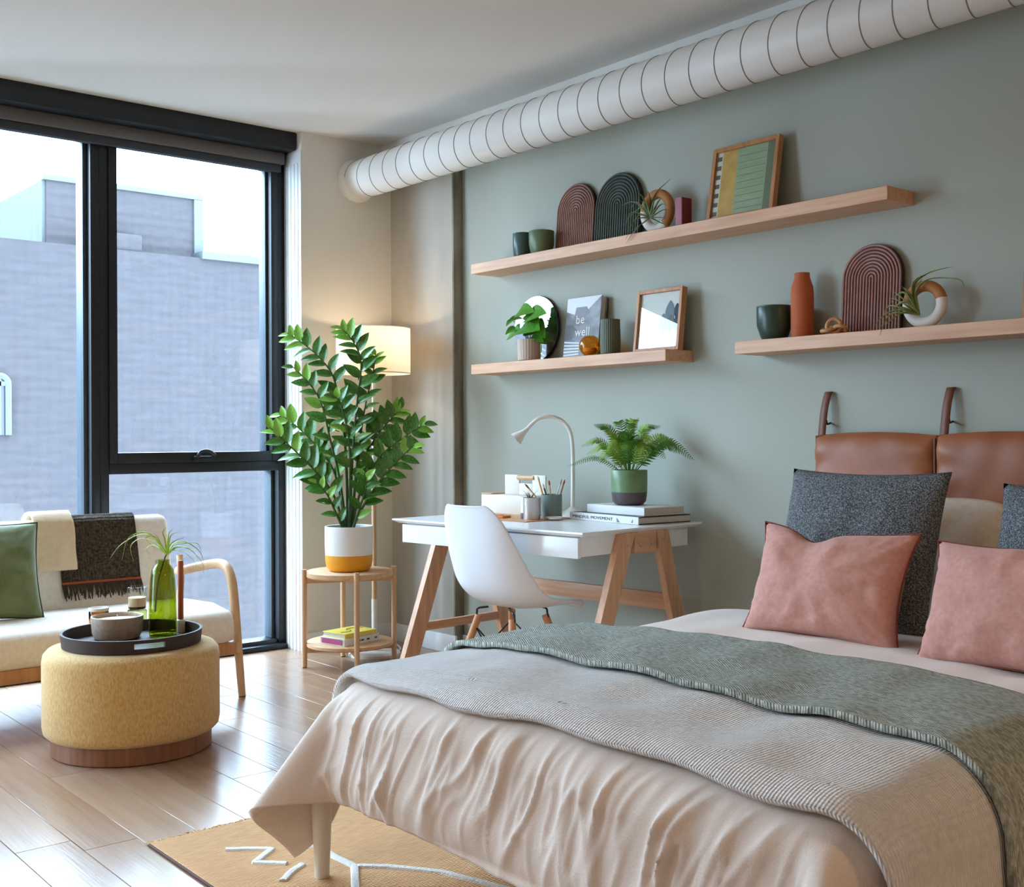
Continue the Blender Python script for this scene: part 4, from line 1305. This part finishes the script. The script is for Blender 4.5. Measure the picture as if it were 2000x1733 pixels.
for yy in (YA, SYL - .04):
    dy = yy - YA
    armp = [PY(a_, b_, YA) for a_, b_ in [(362, 1113), (392, 1106), (425, 1101), (440, 1106), (450, 1125), (456, 1160), (462, 1225), (468, 1300), (473, 1357)]]
    armp = [Vector((p_.x, yy, max(p_.z, 0))) for p_ in armp]
    armp[-1].z = 0
    armp = [Vector((-5.13, yy, armp[0].z - .012))] + armp
    mb = MB(); cp = catmull(armp, 6)
    mb.tube(cp, [.021 if k < len(cp) * .6 else .021 - .006 * ((k / len(cp)) - .6) / .4 for k in range(len(cp))], 12)
    part('arm', mb, 'paleoak', t)
    mb = MB(); mb.tube(catmull([(-5.21, yy, 0), (-5.16, yy, .25), (-5.10, yy, .42), (-5.115, yy, .55)], 5), .015, 10)
    part('back_leg', mb, 'paleoak', t)
mb = MB(); mb.beam((-5.08, SYL - .04, zb0 - .025), (-5.08, YA, zb0 - .025), (.011, 0, 0), (0, 0, .022))
part('back_rail', mb, 'paleoak', t)
mb = MB(); mb.beam((SX0 - .03, SYL - .04, zb0 - .028), (SX0 - .03, SYL - .02, zb0 - .028), (.011, 0, 0), (0, 0, .022)); mb.beam((SX0 - .03, SYR + .02, zb0 - .028), (SX0 - .03, YA, zb0 - .028), (.011, 0, 0), (0, 0, .022))
part('leg_block', mb, 'paleoak', t)

# cushion builder
def pillow(mb, w_, h_, th, Mx, pinch=.05, nu=34, nv=28, seed=0, wr=.006, dent=0, rnd=0.0, power=.5):
    """returns the border loop (world) ; local x width, z height, y thickness (front is -y)"""
    mb.M = Mx
    def outline(u, v):
        x = w_ / 2 * u * (1 - pinch * (1 - v * v) * abs(u) ** 2)
        z = h_ / 2 * v * (1 - pinch * (1 - u * u) * abs(v) ** 2)
        if rnd:
            k_ = (u * u * v * v) ** 2
            x *= 1 - rnd * k_; z *= 1 - rnd * k_ * 1.4
        if dent and v > 0:
            z -= dent * math.exp(-((u + .25) / .28) ** 2) * v ** 2
        return x, z
    def side(sg):
        def fn(a, b):
            u, v = a * 2 - 1, b * 2 - 1
            x, z = outline(u, v)
            tt = max(0, (1 - u ** 2)) ** power * max(0, (1 - v ** 2)) ** power
            k = fbm(u * 2.2 + seed, v * 2.2, sg * 3.1 + seed)
            ed = max(abs(u), abs(v))
            rad = math.atan2(v, u)
            wrk = math.sin(rad * 9 + seed + k * 3) * wr * ed ** 2 * (1 - ed ** 6)
            cu, cv2 = 1 - abs(u), 1 - abs(v)
            wrk += math.sin((abs(u) * w_ - abs(v) * h_) * 60 + seed + 4 * k) * wr * .8 * math.exp(-((cu + cv2) / .75) ** 2)
            y_ = sg * (th / 2 * tt * (1 + .10 * k) + wrk * tt)
            if dent and sg < 0 and v > -.2:
                y_ += dent * .8 * math.exp(-((u + .25) / .22) ** 2) * max(0, v + .2) * tt
            return Vector((x, y_, z))
        return fn
    mb.grid(side(-1), nu, nv); mb.grid(side(1), nu, nv)
    loop = []
    for (p0, p1) in (((-1, -1), (1, -1)), ((1, -1), (1, 1)), ((1, 1), (-1, 1)), ((-1, 1), (-1, -1))):
        for k in range(24):
            s = k / 24
            x, z = outline(p0[0] + (p1[0] - p0[0]) * s, p0[1] + (p1[1] - p0[1]) * s)
            loop.append(Mx @ Vector((x, 0, z)))
    return loop
def weld(o):
    bm = bmesh.new(); bm.from_mesh(o.data)
    bmesh.ops.remove_doubles(bm, verts=bm.verts, dist=.0004)
    bmesh.ops.recalc_face_normals(bm, faces=bm.faces)
    bm.to_mesh(o.data); bm.free()
def cushion(name, label, cat, w_, h_, th, Mx, mat, piping=None, **k):
    base = Mx @ Vector((0, 0, -h_ / 2))
    t = thing(name, label, cat, base, 0, k.pop('group', None))
    mb = MB(); lp = pillow(mb, w_, h_, th, Mx, **k)
    o = part('cover', mb, mat, t, sharp=180); weld(o)
    if piping:
        part('piping', MB().tube(lp, .0032, 6, closed=True), piping, t)
    return t
# green cushion on the sofa: faces +x
gM = frame_m((0, 1, 0), (-1, 0, 0), (0, 0, 1), (0, 0, 0))
cc = PX(34, 1090, -4.80)
cushion('throw_pillow', 'green cushion with dark piping leaning on the sofa back', 'cushion', .46, .41, .15,
        tr(-4.815, 1.285, ST + .205) @ gM @ rotz(-.10) @ rotx(-.44) @ roty(.03), 'greenvelvet', 'greenpiping', seed=3, wr=.009, pinch=.07)

# blankets over the sofa back : profile in x,z draped over the top of the back cushion
def blanket_pts(off, front_len, back_len):
    """polyline over the back cushion: list of (x, z)"""
    A = Mx_back
    pr = []
    fz0 = BH - front_len
    pr.append((off, fz0)); pr.append((off, (fz0 + BH) / 2)); pr.append((off, BH - .05)); pr.append((off - .005, BH - .02)); pr.append((off - .02 - .01, BH + off * .6)); pr.append((-.045, BH + off)); pr.append((-.09, BH + off))
    pr.append((-.125 - off, BH - .005)); pr.append((-.135 - off, BH - .04)); pr.append((-.135 - off, BH - back_len))
    return pr
Mx_back = tr(-4.965, 0, ST + .005) @ roty(-.24)
def blanket(y0, y1, off, fl_, bl_, amp, seed, ny=20):
    pr = [Vector((a_, 0, b_)) for a_, b_ in blanket_pts(off, fl_, bl_)]
    cp = catmull(pr, 6)
    mb = MB(Mx_back)
    m = len(cp) - 1
    def fn(u, v):
        k = v * m
        p_ = cp[int(round(k))]
        w_ = fbm(u * 3 + seed, v * 4, seed) * amp
        return Vector((p_.x + abs(w_), y0 + (y1 - y0) * u + fbm(v * 3, seed) * .004, p_.z + w_ * .3))
    mb.grid(fn, ny, m)
    return mb
yb0, yb1 = PX(84, 1060, -4.93).y, PX(268, 1090, -4.93).y
br = thing('throw_blanket', 'brown woven throw with a rust stripe and fringe hung over the sofa back', 'blanket', (-5.02, 1.75, ST))
yb0 = PX(110, 1000, -5.05).y
yb1 = PX(262, 1000, -5.05).y
bk = part('woven_cloth', blanket(yb0, yb1, .006, .29, .25, .006, 2.0), 'brownknit', br, sharp=180)
solidify(bk, .006, 1)
mb = MB(Mx_back)
fz = BH - .29
mb.box(.011, .0165, yb0, yb1, fz - .006, fz + .004, .001, 1)
part('rust_stripe', mb, 'rust', br)
mb = MB(Mx_back)
R = random.Random(5)
k = 0
yy = yb0
while yy < yb1:
    L = R.uniform(.045, .075)
    a0 = Vector((.011, yy, fz - .003)); sw = R.uniform(-.012, .012)
    mb.tube([a0, a0 + Vector((.004, sw * .4, -L * .5)), a0 + Vector((.002 + R.uniform(0, .008), sw, -L))], [.0035, .0035, .0022], 5)
    yy += .0042
fo = part('fringe', mb, 'fringe', br); fo['kind'] = 'stuff'
cr = single('folded_blanket', 'folded cream blanket hung over the sofa back beside the green cushion', 'blanket',
            blanket(PX(62, 1000, -5.05).y, PX(138, 1000, -5.05).y, .020, .235, .22, .003, 5.0), 'cream', (-5.02, 1.5, ST), sharp=180)
solidify(cr, .016, 1)

# ================================================================== OTTOMAN + TRAY
oc = PT(259, 1400, 3.82 + .275); OX, OY = oc.x, oc.y
t = thing('ottoman', 'round mustard upholstered ottoman on a wooden plinth', 'ottoman', (OX, OY, 0))
part('plinth', MB().lathe([(.266, .0), (.272, .004), (.272, .070)], (OX, OY, 0), 72), 'walnut', t)
OZ = .366
part('upholstered_drum', MB().lathe([(.256, .062), (.285, .066), (.297, .078), (.301, .10), (.301, OZ - .045), (.297, OZ - .022), (.283, OZ - .006), (.26, OZ), (.15, OZ + .003), (0, OZ + .003)], (OX, OY, 0), 84), 'ottoman', t)
tc_ = PT(259, 1240, 3.82 + .30)
TXc, TYc, TRr = OX + .0, OY + .0, .236
TZ0 = OZ + .0035
t = thing('serving_tray', 'round dark brown tray with cut-out handles on the ottoman', 'tray', (TXc, TYc, TZ0))
part('tray_base', MB().lathe([(TRr - .008, 0), (TRr - .008, .006)], (TXc, TYc, TZ0), 72), 'tray', t)
# rim wall with two handle slots
nseg = 144
zs = [0, .016, .034, .046]
ha = [math.atan2(-TYc, -TXc) + .24, math.atan2(-TYc, -TXc) + .24 + PI]
vs = []; fs = []
for zi in zs:
    for k in range(nseg):
        a_ = 2 * PI * k / nseg
        rr = TRr + zi * .10
        vs.append((TXc + rr * math.cos(a_), TYc + rr * math.sin(a_), TZ0 + zi))
for zi in zs:
    for k in range(nseg):
        a_ = 2 * PI * k / nseg
        rr = TRr - .009 + zi * .10
        vs.append((TXc + rr * math.cos(a_), TYc + rr * math.sin(a_), TZ0 + zi))
def hole(k):
    a_ = 2 * PI * (k + .5) / nseg
    return any(abs((a_ - h_ + PI) % (2 * PI) - PI) < .235 for h_ in ha)
nz_ = len(zs)
o2 = nz_ * nseg
for j in range(nz_ - 1):
    for k in range(nseg):
        k2 = (k + 1) % nseg
        if j == 1 and hole(k):
            fs.append((j * nseg + k, j * nseg + k2, o2 + j * nseg + k2, o2 + j * nseg + k))
            fs.append(((j + 1) * nseg + k, o2 + (j + 1) * nseg + k, o2 + (j + 1) * nseg + k2, (j + 1) * nseg + k2))
            for kk, other in ((k, k - 1), (k2, k2)):
                if not hole(other % nseg):
                    fs.append((j * nseg + kk, (j + 1) * nseg + kk, o2 + (j + 1) * nseg + kk, o2 + j * nseg + kk))
            continue
        fs.append((j * nseg + k, j * nseg + k2, (j + 1) * nseg + k2, (j + 1) * nseg + k))
        fs.append((o2 + j * nseg + k, o2 + (j + 1) * nseg + k, o2 + (j + 1) * nseg + k2, o2 + j * nseg + k2))
for k in range(nseg):
    k2 = (k + 1) % nseg
    j = nz_ - 1
    fs.append((j * nseg + k, j * nseg + k2, o2 + j * nseg + k2, o2 + j * nseg + k))
    fs.append((k, o2 + k, o2 + k2, k2))
part('rim', MB().add(vs, fs), 'tray', t)
ZT = TZ0 + .0065
def on_tray(px_, py_): 
    p_ = PZ(px_, py_, ZT); return Vector((p_.x, p_.y, ZT))
# positions inside the tray, each found from the photograph's foot line
cbowl = on_tray(229, 1246)
t = thing('candle_bowl', 'wide taupe ceramic bowl candle on the tray', 'candle', cbowl)
part('bowl', MB().lathe([(.066, 0), (.078, .003), (.086, .02), (.091, .074), (.0905, .080), (.087, .081), (.084, .078), (.083, .066), (0, .064)], cbowl, 56), 'stone', t)
part('wax', MB().lathe([(.0835, .066), (0, .068)], cbowl, 40), 'wax', t)
part('wick', MB().tube([cbowl + Vector((0, 0, .066)), cbowl + Vector((.002, 0, .084))], .0014, 6), 'paper', t)
cv_ = on_tray(318, 1241)
t = thing('glass_vase', 'tall olive green glass bottle vase on the tray', 'vase', cv_)
rv = .0505
outer = [(rv * .7, 0), (rv * .95, .003), (rv, .015), (rv * .99, .08), (rv * .93, .16), (rv * .86, .21), (rv * .74, .243), (rv * .55, .256), (rv * .48, .262), (rv * .48, .276)]
inner = [(r_ - .004, max(z_, .012)) for r_, z_ in reversed(outer)] + [(0, .012)]
part('glass_body', MB().lathe(outer + inner, cv_, 48), 'greenglass', t)
TV = cv_.x * FWD.x + cv_.y * FWD.y
def qs(l, dd=0): return [PT(a_, b_, TV + dd) for a_, b_ in l]
sp = thing('sprig', 'lime green grassy sprig arching out of the green glass vase', 'plant', cv_ + Vector((0, 0, .02)))
stb = qs([(303, 1195), (308, 1140), (321, 1092), (326, 1082)])
part('stem', MB().tube(catmull(stb, 6), .0032, 7), 'zzstem', sp)
crown = stb[-1] - Vector((0, 0, .004))
tl_ = [[(300, 1050), (270, 1045), (235, 1065), (214, 1092)], [(305, 1055), (280, 1040), (250, 1052), (238, 1095)], [(302, 1060), (275, 1052), (255, 1068), (262, 1100)], [(312, 1060), (300, 1048), (285, 1052), (305, 1075)],
       [(322, 1055), (318, 1040), (325, 1030)], [(330, 1060), (335, 1045), (350, 1040)], [(340, 1062), (365, 1060), (390, 1078), (398, 1100)], [(345, 1068), (372, 1075), (395, 1100), (396, 1120), (380, 1140)],
       [(338, 1066), (358, 1062), (385, 1062), (394, 1080)], [(340, 1075), (360, 1080), (378, 1095), (385, 1110)], [(315, 1065), (308, 1050), (300, 1042)], [(332, 1065), (345, 1055), (362, 1050)],
       [(300, 1065), (285, 1075), (300, 1085)], [(328, 1058), (330, 1042), (338, 1034)], [(308, 1058), (290, 1042), (270, 1040), (248, 1058)], [(345, 1070), (365, 1070), (378, 1078), (388, 1098)]]
part('leaves', px_blades(crown, [qs(l, (-1) ** i * .03) for i, l in enumerate(tl_)], .0036), 'lime', sp)
cs2 = on_tray(353, 1235)
t = thing('taper_candle', 'tall rust taper candle in a white holder behind the vase', 'candle', cs2)
part('holder', MB().lathe([(.015, 0), (.016, .002), (.016, .045), (.013, .048)], cs2, 28), 'white', t)
part('candle', MB().lathe([(.0105, .046), (.0105, .262), (.008, .266), (0, .266)], cs2, 24), 'candle', t)
cg = on_tray(268, 1222)
t = thing('glass_votive', 'pale green glass block under the clear tumbler on the tray', 'candle holder', cg)
part('glass', MB().lathe([(.034, 0), (.037, .004), (.037, .055), (.035, .060), (0, .060)], cg, 36), 'palegreen', t)
cg2 = cg + Vector((0, 0, .0605))
t = thing('glass_tumbler', 'clear glass tumbler half filled with amber candle wax', 'candle', cg2)
part('glass', MB().lathe([(.031, 0), (.034, .003), (.0365, .088), (.0352, .0885), (.0328, .006), (0, .005)], cg2, 40), 'clear', t)
part('wax', MB().lathe([(.0322, .006), (.0322, .012), (.0338, .048), (0, .047)], cg2, 36), M('honey_candle_wax', (238, 206, 160), .45), t)
part('amber_foot', MB().lathe([(.0326, .0055), (.0332, .014), (0, .0142)], cg2, 36), 'amber', t)
cj = on_tray(193, 1229)
t = thing('glass_jar', 'small amber glass jar with a white rim behind the bowl candle', 'jar', cj)
part('jar', MB().lathe([(.034, 0), (.036, .003), (.036, .066), (.033, .070), (.031, .066), (.031, .008), (0, .006)], cj, 36), 'amber', t)
part('white_rim', MB().lathe([(.0335, .068), (.037, .071), (.037, .081), (.034, .082), (.033, .075), (0, .072)], cj, 36), 'white', t)

# ================================================================== RUG
RX0, RY0 = -3.005, 1.232
RX1, RY1 = -.5, 2.6
t = thing('rug', 'mustard flat woven rug with raised white lines under the bed', 'rug', (-1.8, 2, 0))
part('weave', MB().box(RX0, RX1, RY0, RY1, .0005, .008, .002, 1), 'rug', t)
part('edge_binding', MB().box(RX0, RX1, RY0 - .006, RY0 + .001, .0005, .007, .001, 1), 'rugedge', t)
mb = MB()
R = random.Random(9)
yy = RY0
while yy < 2.0:
    L = R.uniform(.012, .028)
    mb.tube([(RX0 + .002, yy, .005), (RX0 - L * .6, yy + R.uniform(-.006, .006), .006), (RX0 - L, yy + R.uniform(-.01, .01), .003)], [.0022, .002, .0012], 4)
    yy += .005
fo = part('fringe', mb, 'rugfringe', t); fo['kind'] = 'stuff'
def strip(px_pts, wd=.012):
    pts = [PZ(a_, b_, .008) for a_, b_ in px_pts]
    mb = MB()
    cp = []
    for i in range(len(pts) - 1):
        for k in range(8):
            cp.append(pts[i].lerp(pts[i + 1], k / 8))
    cp.append(pts[-1])
    cp = [p_ + Vector((fbm(p_.x * 40, p_.y * 40) * .002, fbm(p_.y * 40, p_.x * 40, 3) * .002, 0)) for p_ in cp]
    mb.tube(cp, wd, 8, flat=.55)
    return mb
for l in ([(440, 1661), (485, 1659), (530, 1660), (515, 1672), (498, 1686), (560, 1688)], [(552, 1722), (566, 1706), (590, 1690)], [(560, 1648), (622, 1655), (660, 1678), (693, 1693)], [(693, 1693), (695, 1733), (698, 1790)], [(693, 1693), (760, 1694), (860, 1704), (1000, 1740)]):
    part('raised_line', strip(l, .0115), 'rugwhite', t)

# ================================================================== BED
BXL, BXR, BYF, BYH = -2.475, -.985, 1.475, 3.44
BXC = (BXL + BXR) / 2
ZBT = .497
t = thing('platform_bed', 'white platform bed on round legs under the duvet', 'bed', (BXC, 2.45, 0))
for x_ in (BXL - .022, BXR + .0):
    for y_ in (BYF - .012, BYH - .1):
        lp = (x_, y_)
        part('leg', MB().lathe([(.018, .0085 if y_ < 3.0 else 0), (.0275, .238)], (x_, y_, 0), 24), 'bedwhite', t)
part('platform', MB().box(BXL + .02, BXR - .02, BYF + .03, BYH, .235, .27, .01), 'bedwhite', t)
single('mattress', 'white mattress hidden under the bedding', 'mattress', MB().box(BXL + .03, BXR - .03, BYF + .03, BYH, .2705, ZBT - .03, .04, 4), 'sheet', (BXC, 2.45, .2705))

def ztop(x, y):
    u = (x - BXC) / ((BXR - BXL) / 2)
    v = max(0, min(1, (y - BYF) / .5))
    z = ZBT + .034 * (1 - u * u) * (.75 + .25 * v)
    z += .010 * fbm(x * 1.7, y * 1.7, .4)
    return z
def drape(p, q, R, extra=0.0, flare=.13, wrinkle=None, ear=True):
    """flat cloth point (p across, q along) -> draped place over the mattress"""
    xi0, xi1, yi = BXL + .05, BXR - .10, BYF + .10
    cx_ = min(max(p, xi0), xi1); cy_ = max(q, yi)
    ex = (xi0 - p) if p < xi0 else (p - xi1) if p > xi1 else 0
    sx = -1 if p < xi0 else 1
    ey = (yi - q) if q < yi else 0
    dd = math.hypot(ex, ey)
    z = ztop(cx_, cy_) + extra
    if dd < 1e-6:
        return Vector((p, q, z))
    hx, hy = sx * ex / dd, -ey / dd
    q4 = R * PI / 2
    if dd < q4:
        r = R * math.sin(dd / R); dz = R * (1 - math.cos(dd / R))
    else:
        fr_ = flare
        r = R + fr_ * (dd - q4); dz = R + (dd - q4) * math.sqrt(1 - fr_ * fr_)
    if ear and ex > 0 and ey > 0:
        az = math.degrees(math.atan2(ey, ex))
        g = math.exp(-((az - 64) / 15) ** 2)
        grow = max(0, dd - .08)
        r += .56 * grow * g
        dz -= .10 * grow * g
    if wrinkle:
        w_ = wrinkle(p, q, dd, ex, ey)
        if ex > 0:
            w_ *= max(0, min(1, (math.degrees(math.atan2(ey, ex)) - 68) / 22))
        r += w_
    return Vector((cx_ + hx * r, cy_ + hy * r, z - dz))

HF, HL, HR = .270, .255, .36     # flat lengths hanging past the inner rectangle at foot, left, right (beyond .10)
def front_wrinkle(p, q, dd, ex, ey):
    k = min(1, max(0, (dd - .02) / .12))
    wob = .05 * noise.noise(Vector((p * 2.3, dd * 3.0, 9.1)))
    s = p + .30 * dd + wob
    n1 = noise.noise(Vector((s * 13, dd * 2.4, .3)))
    n2 = noise.noise(Vector((p * 24 + 9 * dd + 7, dd * 5.0, 1.7)))
    rid = max(0, 1 - abs(n1) * 3.6) ** 1.5
    rid2 = max(0, 1 - abs(n2) * 4.0) ** 1.5
    amp = .55 + .9 * max(0, noise.noise(Vector((p * 4.1, dd * 4.0, 4.4))))
    hem = min(1.0, max(0, (dd - .27) / .10))
    fade = 1 - .75 * hem
    return k * fade * amp * (.022 * rid + .010 * rid2) + .010 * math.sin(p * 8 + .6) * k + .012 * math.sin(PI * min(1, dd / .37)) - .030 * hem * hem
NP, NQ = 330, 300
P0, P1 = BXL + .05 - .10 - HL, BXR - .10 + .10 + HR
Q0, Q1 = BYF + .10 - .10 - HF, 3.02
def duvet_pt(u, v):
    p_ = P0 + (P1 - P0) * u
    q_ = Q0 + (Q1 - Q0) * v
    q_ += .02 * math.sin(p_ * 5.0 + 1) * (1 - v) ** 8
    w = drape(p_, q_, .10, 0, .12, front_wrinkle)
    if q_ > BYF + .1:
        w.z += .010 * noise.noise(Vector((p_ * 6, q_ * 4, 2))) + .012 * max(0, noise.noise(Vector((p_ * 2.4, q_ * 3, 5))))
        if q_ > 2.35:
            w.z += .018 * math.exp(-((p_ - BXL - .05) / .12) ** 2) * min(1, (q_ - 2.35) / .2)
    w.z = max(w.z, .014)
    return w
dv_ = single('duvet', 'beige linen duvet spread over the bed and hanging in folds at the foot', 'duvet', MB().grid(duvet_pt, NP, NQ), 'linen', (BXC, 2.2, ZBT), sharp=180)
solidify(dv_, .022, -1)

def sheet_obj(name, label, cat, q0f, q1f, hl, hr, extra, mat, nu, nv, th, seed):
    def fn(u, v):
        p_ = (BXL - hl) + (BXR + hr - BXL + hl) * u
        a_, b_ = q0f(p_), q1f(p_)
        q_ = a_ + (b_ - a_) * v
        e = drape(p_, q_, .10 + extra, extra, .10, None, False)
        e.z += .010 * noise.noise(Vector((p_ * 6, q_ * 4, 2))) * (1 if q_ > BYF + .1 else 0) + .012 * max(0, noise.noise(Vector((p_ * 2.4, q_ * 3, 5)))) * (1 if q_ > BYF + .1 else 0)
        e.z += .004 * noise.noise(Vector((p_ * 9, q_ * 9, seed)))
        return e
    o = single(name, label, cat, MB().grid(fn, nu, nv), mat, (BXC, 1.8, ZBT), sharp=180)
    solidify(o, th, 1)
    return o
sheet_obj('coverlet', 'pale grey waffle coverlet folded across the foot of the bed', 'blanket', lambda p: 1.495 + .030 * max(0, (p + 1.6) / .7) + .012 * math.sin(p * 7) + .006 * math.sin(p * 17), lambda p: 2.10, .10, .30, .022, 'coverlet', 150, 60, .012, 3)
sheet_obj('bed_throw', 'grey green herringbone wool throw laid across the coverlet', 'blanket', lambda p: 1.845 + .012 * math.sin(p * 5 + 1), lambda p: 2.305 + .015 * math.sin(p * 4), .10, .36, .042, 'throw', 150, 50, .014, 8)

# pillows on the bed
def bed_pillow(label, w_, h_, th, x, y, z, lean, yaw, roll, mat, piping=None, **k):
    Mx = tr(x, y, z + h_ / 2 * math.cos(lean) ) @ rotz(yaw) @ rotx(-lean) @ roty(roll)
    return cushion('pillow', label, 'pillow', w_, h_, th, Mx, mat, piping, **k)
ZP0 = ZBT + .03
bed_pillow('oatmeal linen pillow standing against the leather headboard', .72, .455, .18, -2.03, 3.31, .468, .20, 0, 0, 'sham', seed=4, pinch=.07, wr=.008, rnd=.10)
bed_pillow('oatmeal linen pillow against the headboard at the right edge of the photo', .72, .455, .18, -1.31, 3.31, .468, .20, 0, 0, 'sham', seed=14, pinch=.07, rnd=.10)
bed_pillow('charcoal boucle pillow, the whole one left of the oatmeal pillow', .54, .50, .19, -2.005, 3.02, ZP0 - .015, .30, .03, 0, 'boucle', seed=6, pinch=.06, wr=.004, group='charcoal boucle pillows')
bed_pillow('charcoal boucle pillow cut off by the right edge of the photo', .54, .47, .19, -1.325, 3.04, ZP0 - .015, .30, -.03, 0, 'boucle', seed=7, pinch=.06, wr=.004, group='charcoal boucle pillows')
bed_pillow('dusty pink lumbar pillow with rust piping leaning on the charcoal pillow', .50, .335, .17, -1.935, 2.775, ZP0 - .010, .35, .06, .02, 'pink', 'pinkpiping', seed=2, pinch=.11, dent=.035, wr=.016, group='dusty pink lumbar pillows')
bed_pillow('dusty pink lumbar pillow cut off by the right edge of the photo', .50, .335, .17, -1.375, 2.74, ZP0 - .010, .38, -.12, -.05, 'pink', 'pinkpiping', seed=12, pinch=.11, dent=.0, wr=.016, group='dusty pink lumbar pillows')

# headboard
HZ0, HZ1, HX0 = .62, 1.095, -2.481
pwid = .470
HT = .085
t = thing('headboard_cushion', 'cognac leather headboard cushion hung on the wall by straps', 'headboard', (HX0 + 1.5 * pwid, 3.5, HZ0))
for i in range(3):
    x0, x1 = HX0 + i * pwid, HX0 + (i + 1) * pwid
    def face(sg):
        def fn(a_, b_):
            u, v = a_ * 2 - 1, b_ * 2 - 1
            tt = max(0, (1 - abs(u) ** 5)) ** .5 * max(0, (1 - abs(v) ** 6)) ** .5
            ed = abs(u) ** 4
            pk = math.sin(v * 14 + 2 * noise.noise(Vector((u * 2, v * 2, i)))) * .010 * ed * (1 - abs(u) ** 14)
            pk += math.sin(u * 11 + i) * .002 * abs(v) ** 4
            k = .004 * noise.noise(Vector((u * 2.5 + i * 5, v * 2.5, 1)))
            x = x0 + (x1 - x0) * a_
            z = HZ0 + (HZ1 - HZ0) * b_ + .012 * v * abs(v) * (1 - u * u)
            yy_ = YG - .055 + sg * HT / 2 * tt
            if sg < 0: yy_ += pk + k * tt
            return Vector((x, yy_, z))
        return fn
    mb = MB(); mb.grid(face(-1), 40, 40); mb.grid(face(1), 12, 12)
    o = part('panel', mb, 'leather', t, sharp=180)
    weld(o)
    if i: part('seam', MB().tube([(x0, YG - .065, HZ0 + .02 + k * (HZ1 - HZ0 - .03) / 10) for k in range(11)], .005, 6), 'strap', t)
for i, xx in enumerate((PY(1611, 800, YG - .03).x, PY(1850, 800, YG - .03).x, HX0 + 2 * pwid + .02, HX0 + 3 * pwid - .02)):
    zt_ = 1.252
    pts = [(xx - .002, YG - .050, HZ1 - .02), (xx, YG - .042, HZ1 + .05), (xx + .002, YG - .034, HZ1 + .10), (xx + .004, YG - .016, zt_ - .006), (xx + .004, YG - .006, zt_)]
    cp = catmull(pts, 5)
    mb = MB()
    mb.grid(lambda u, v: cp[int(round(v * (len(cp) - 1)))] + Vector(((u - .5) * .030, 0, 0)), 2, len(cp) - 1)
    so = part('strap', mb, 'strap', t); solidify(so, .003, 0)
    part('hook', MB().tube(catmull([(xx + .004, YG - .002, HZ1 + .045), (xx + .004, YG - .022, HZ1 + .042), (xx + .006, YG - .03, HZ1 + .055)], 4), .004, 8), 'blackwire', t)
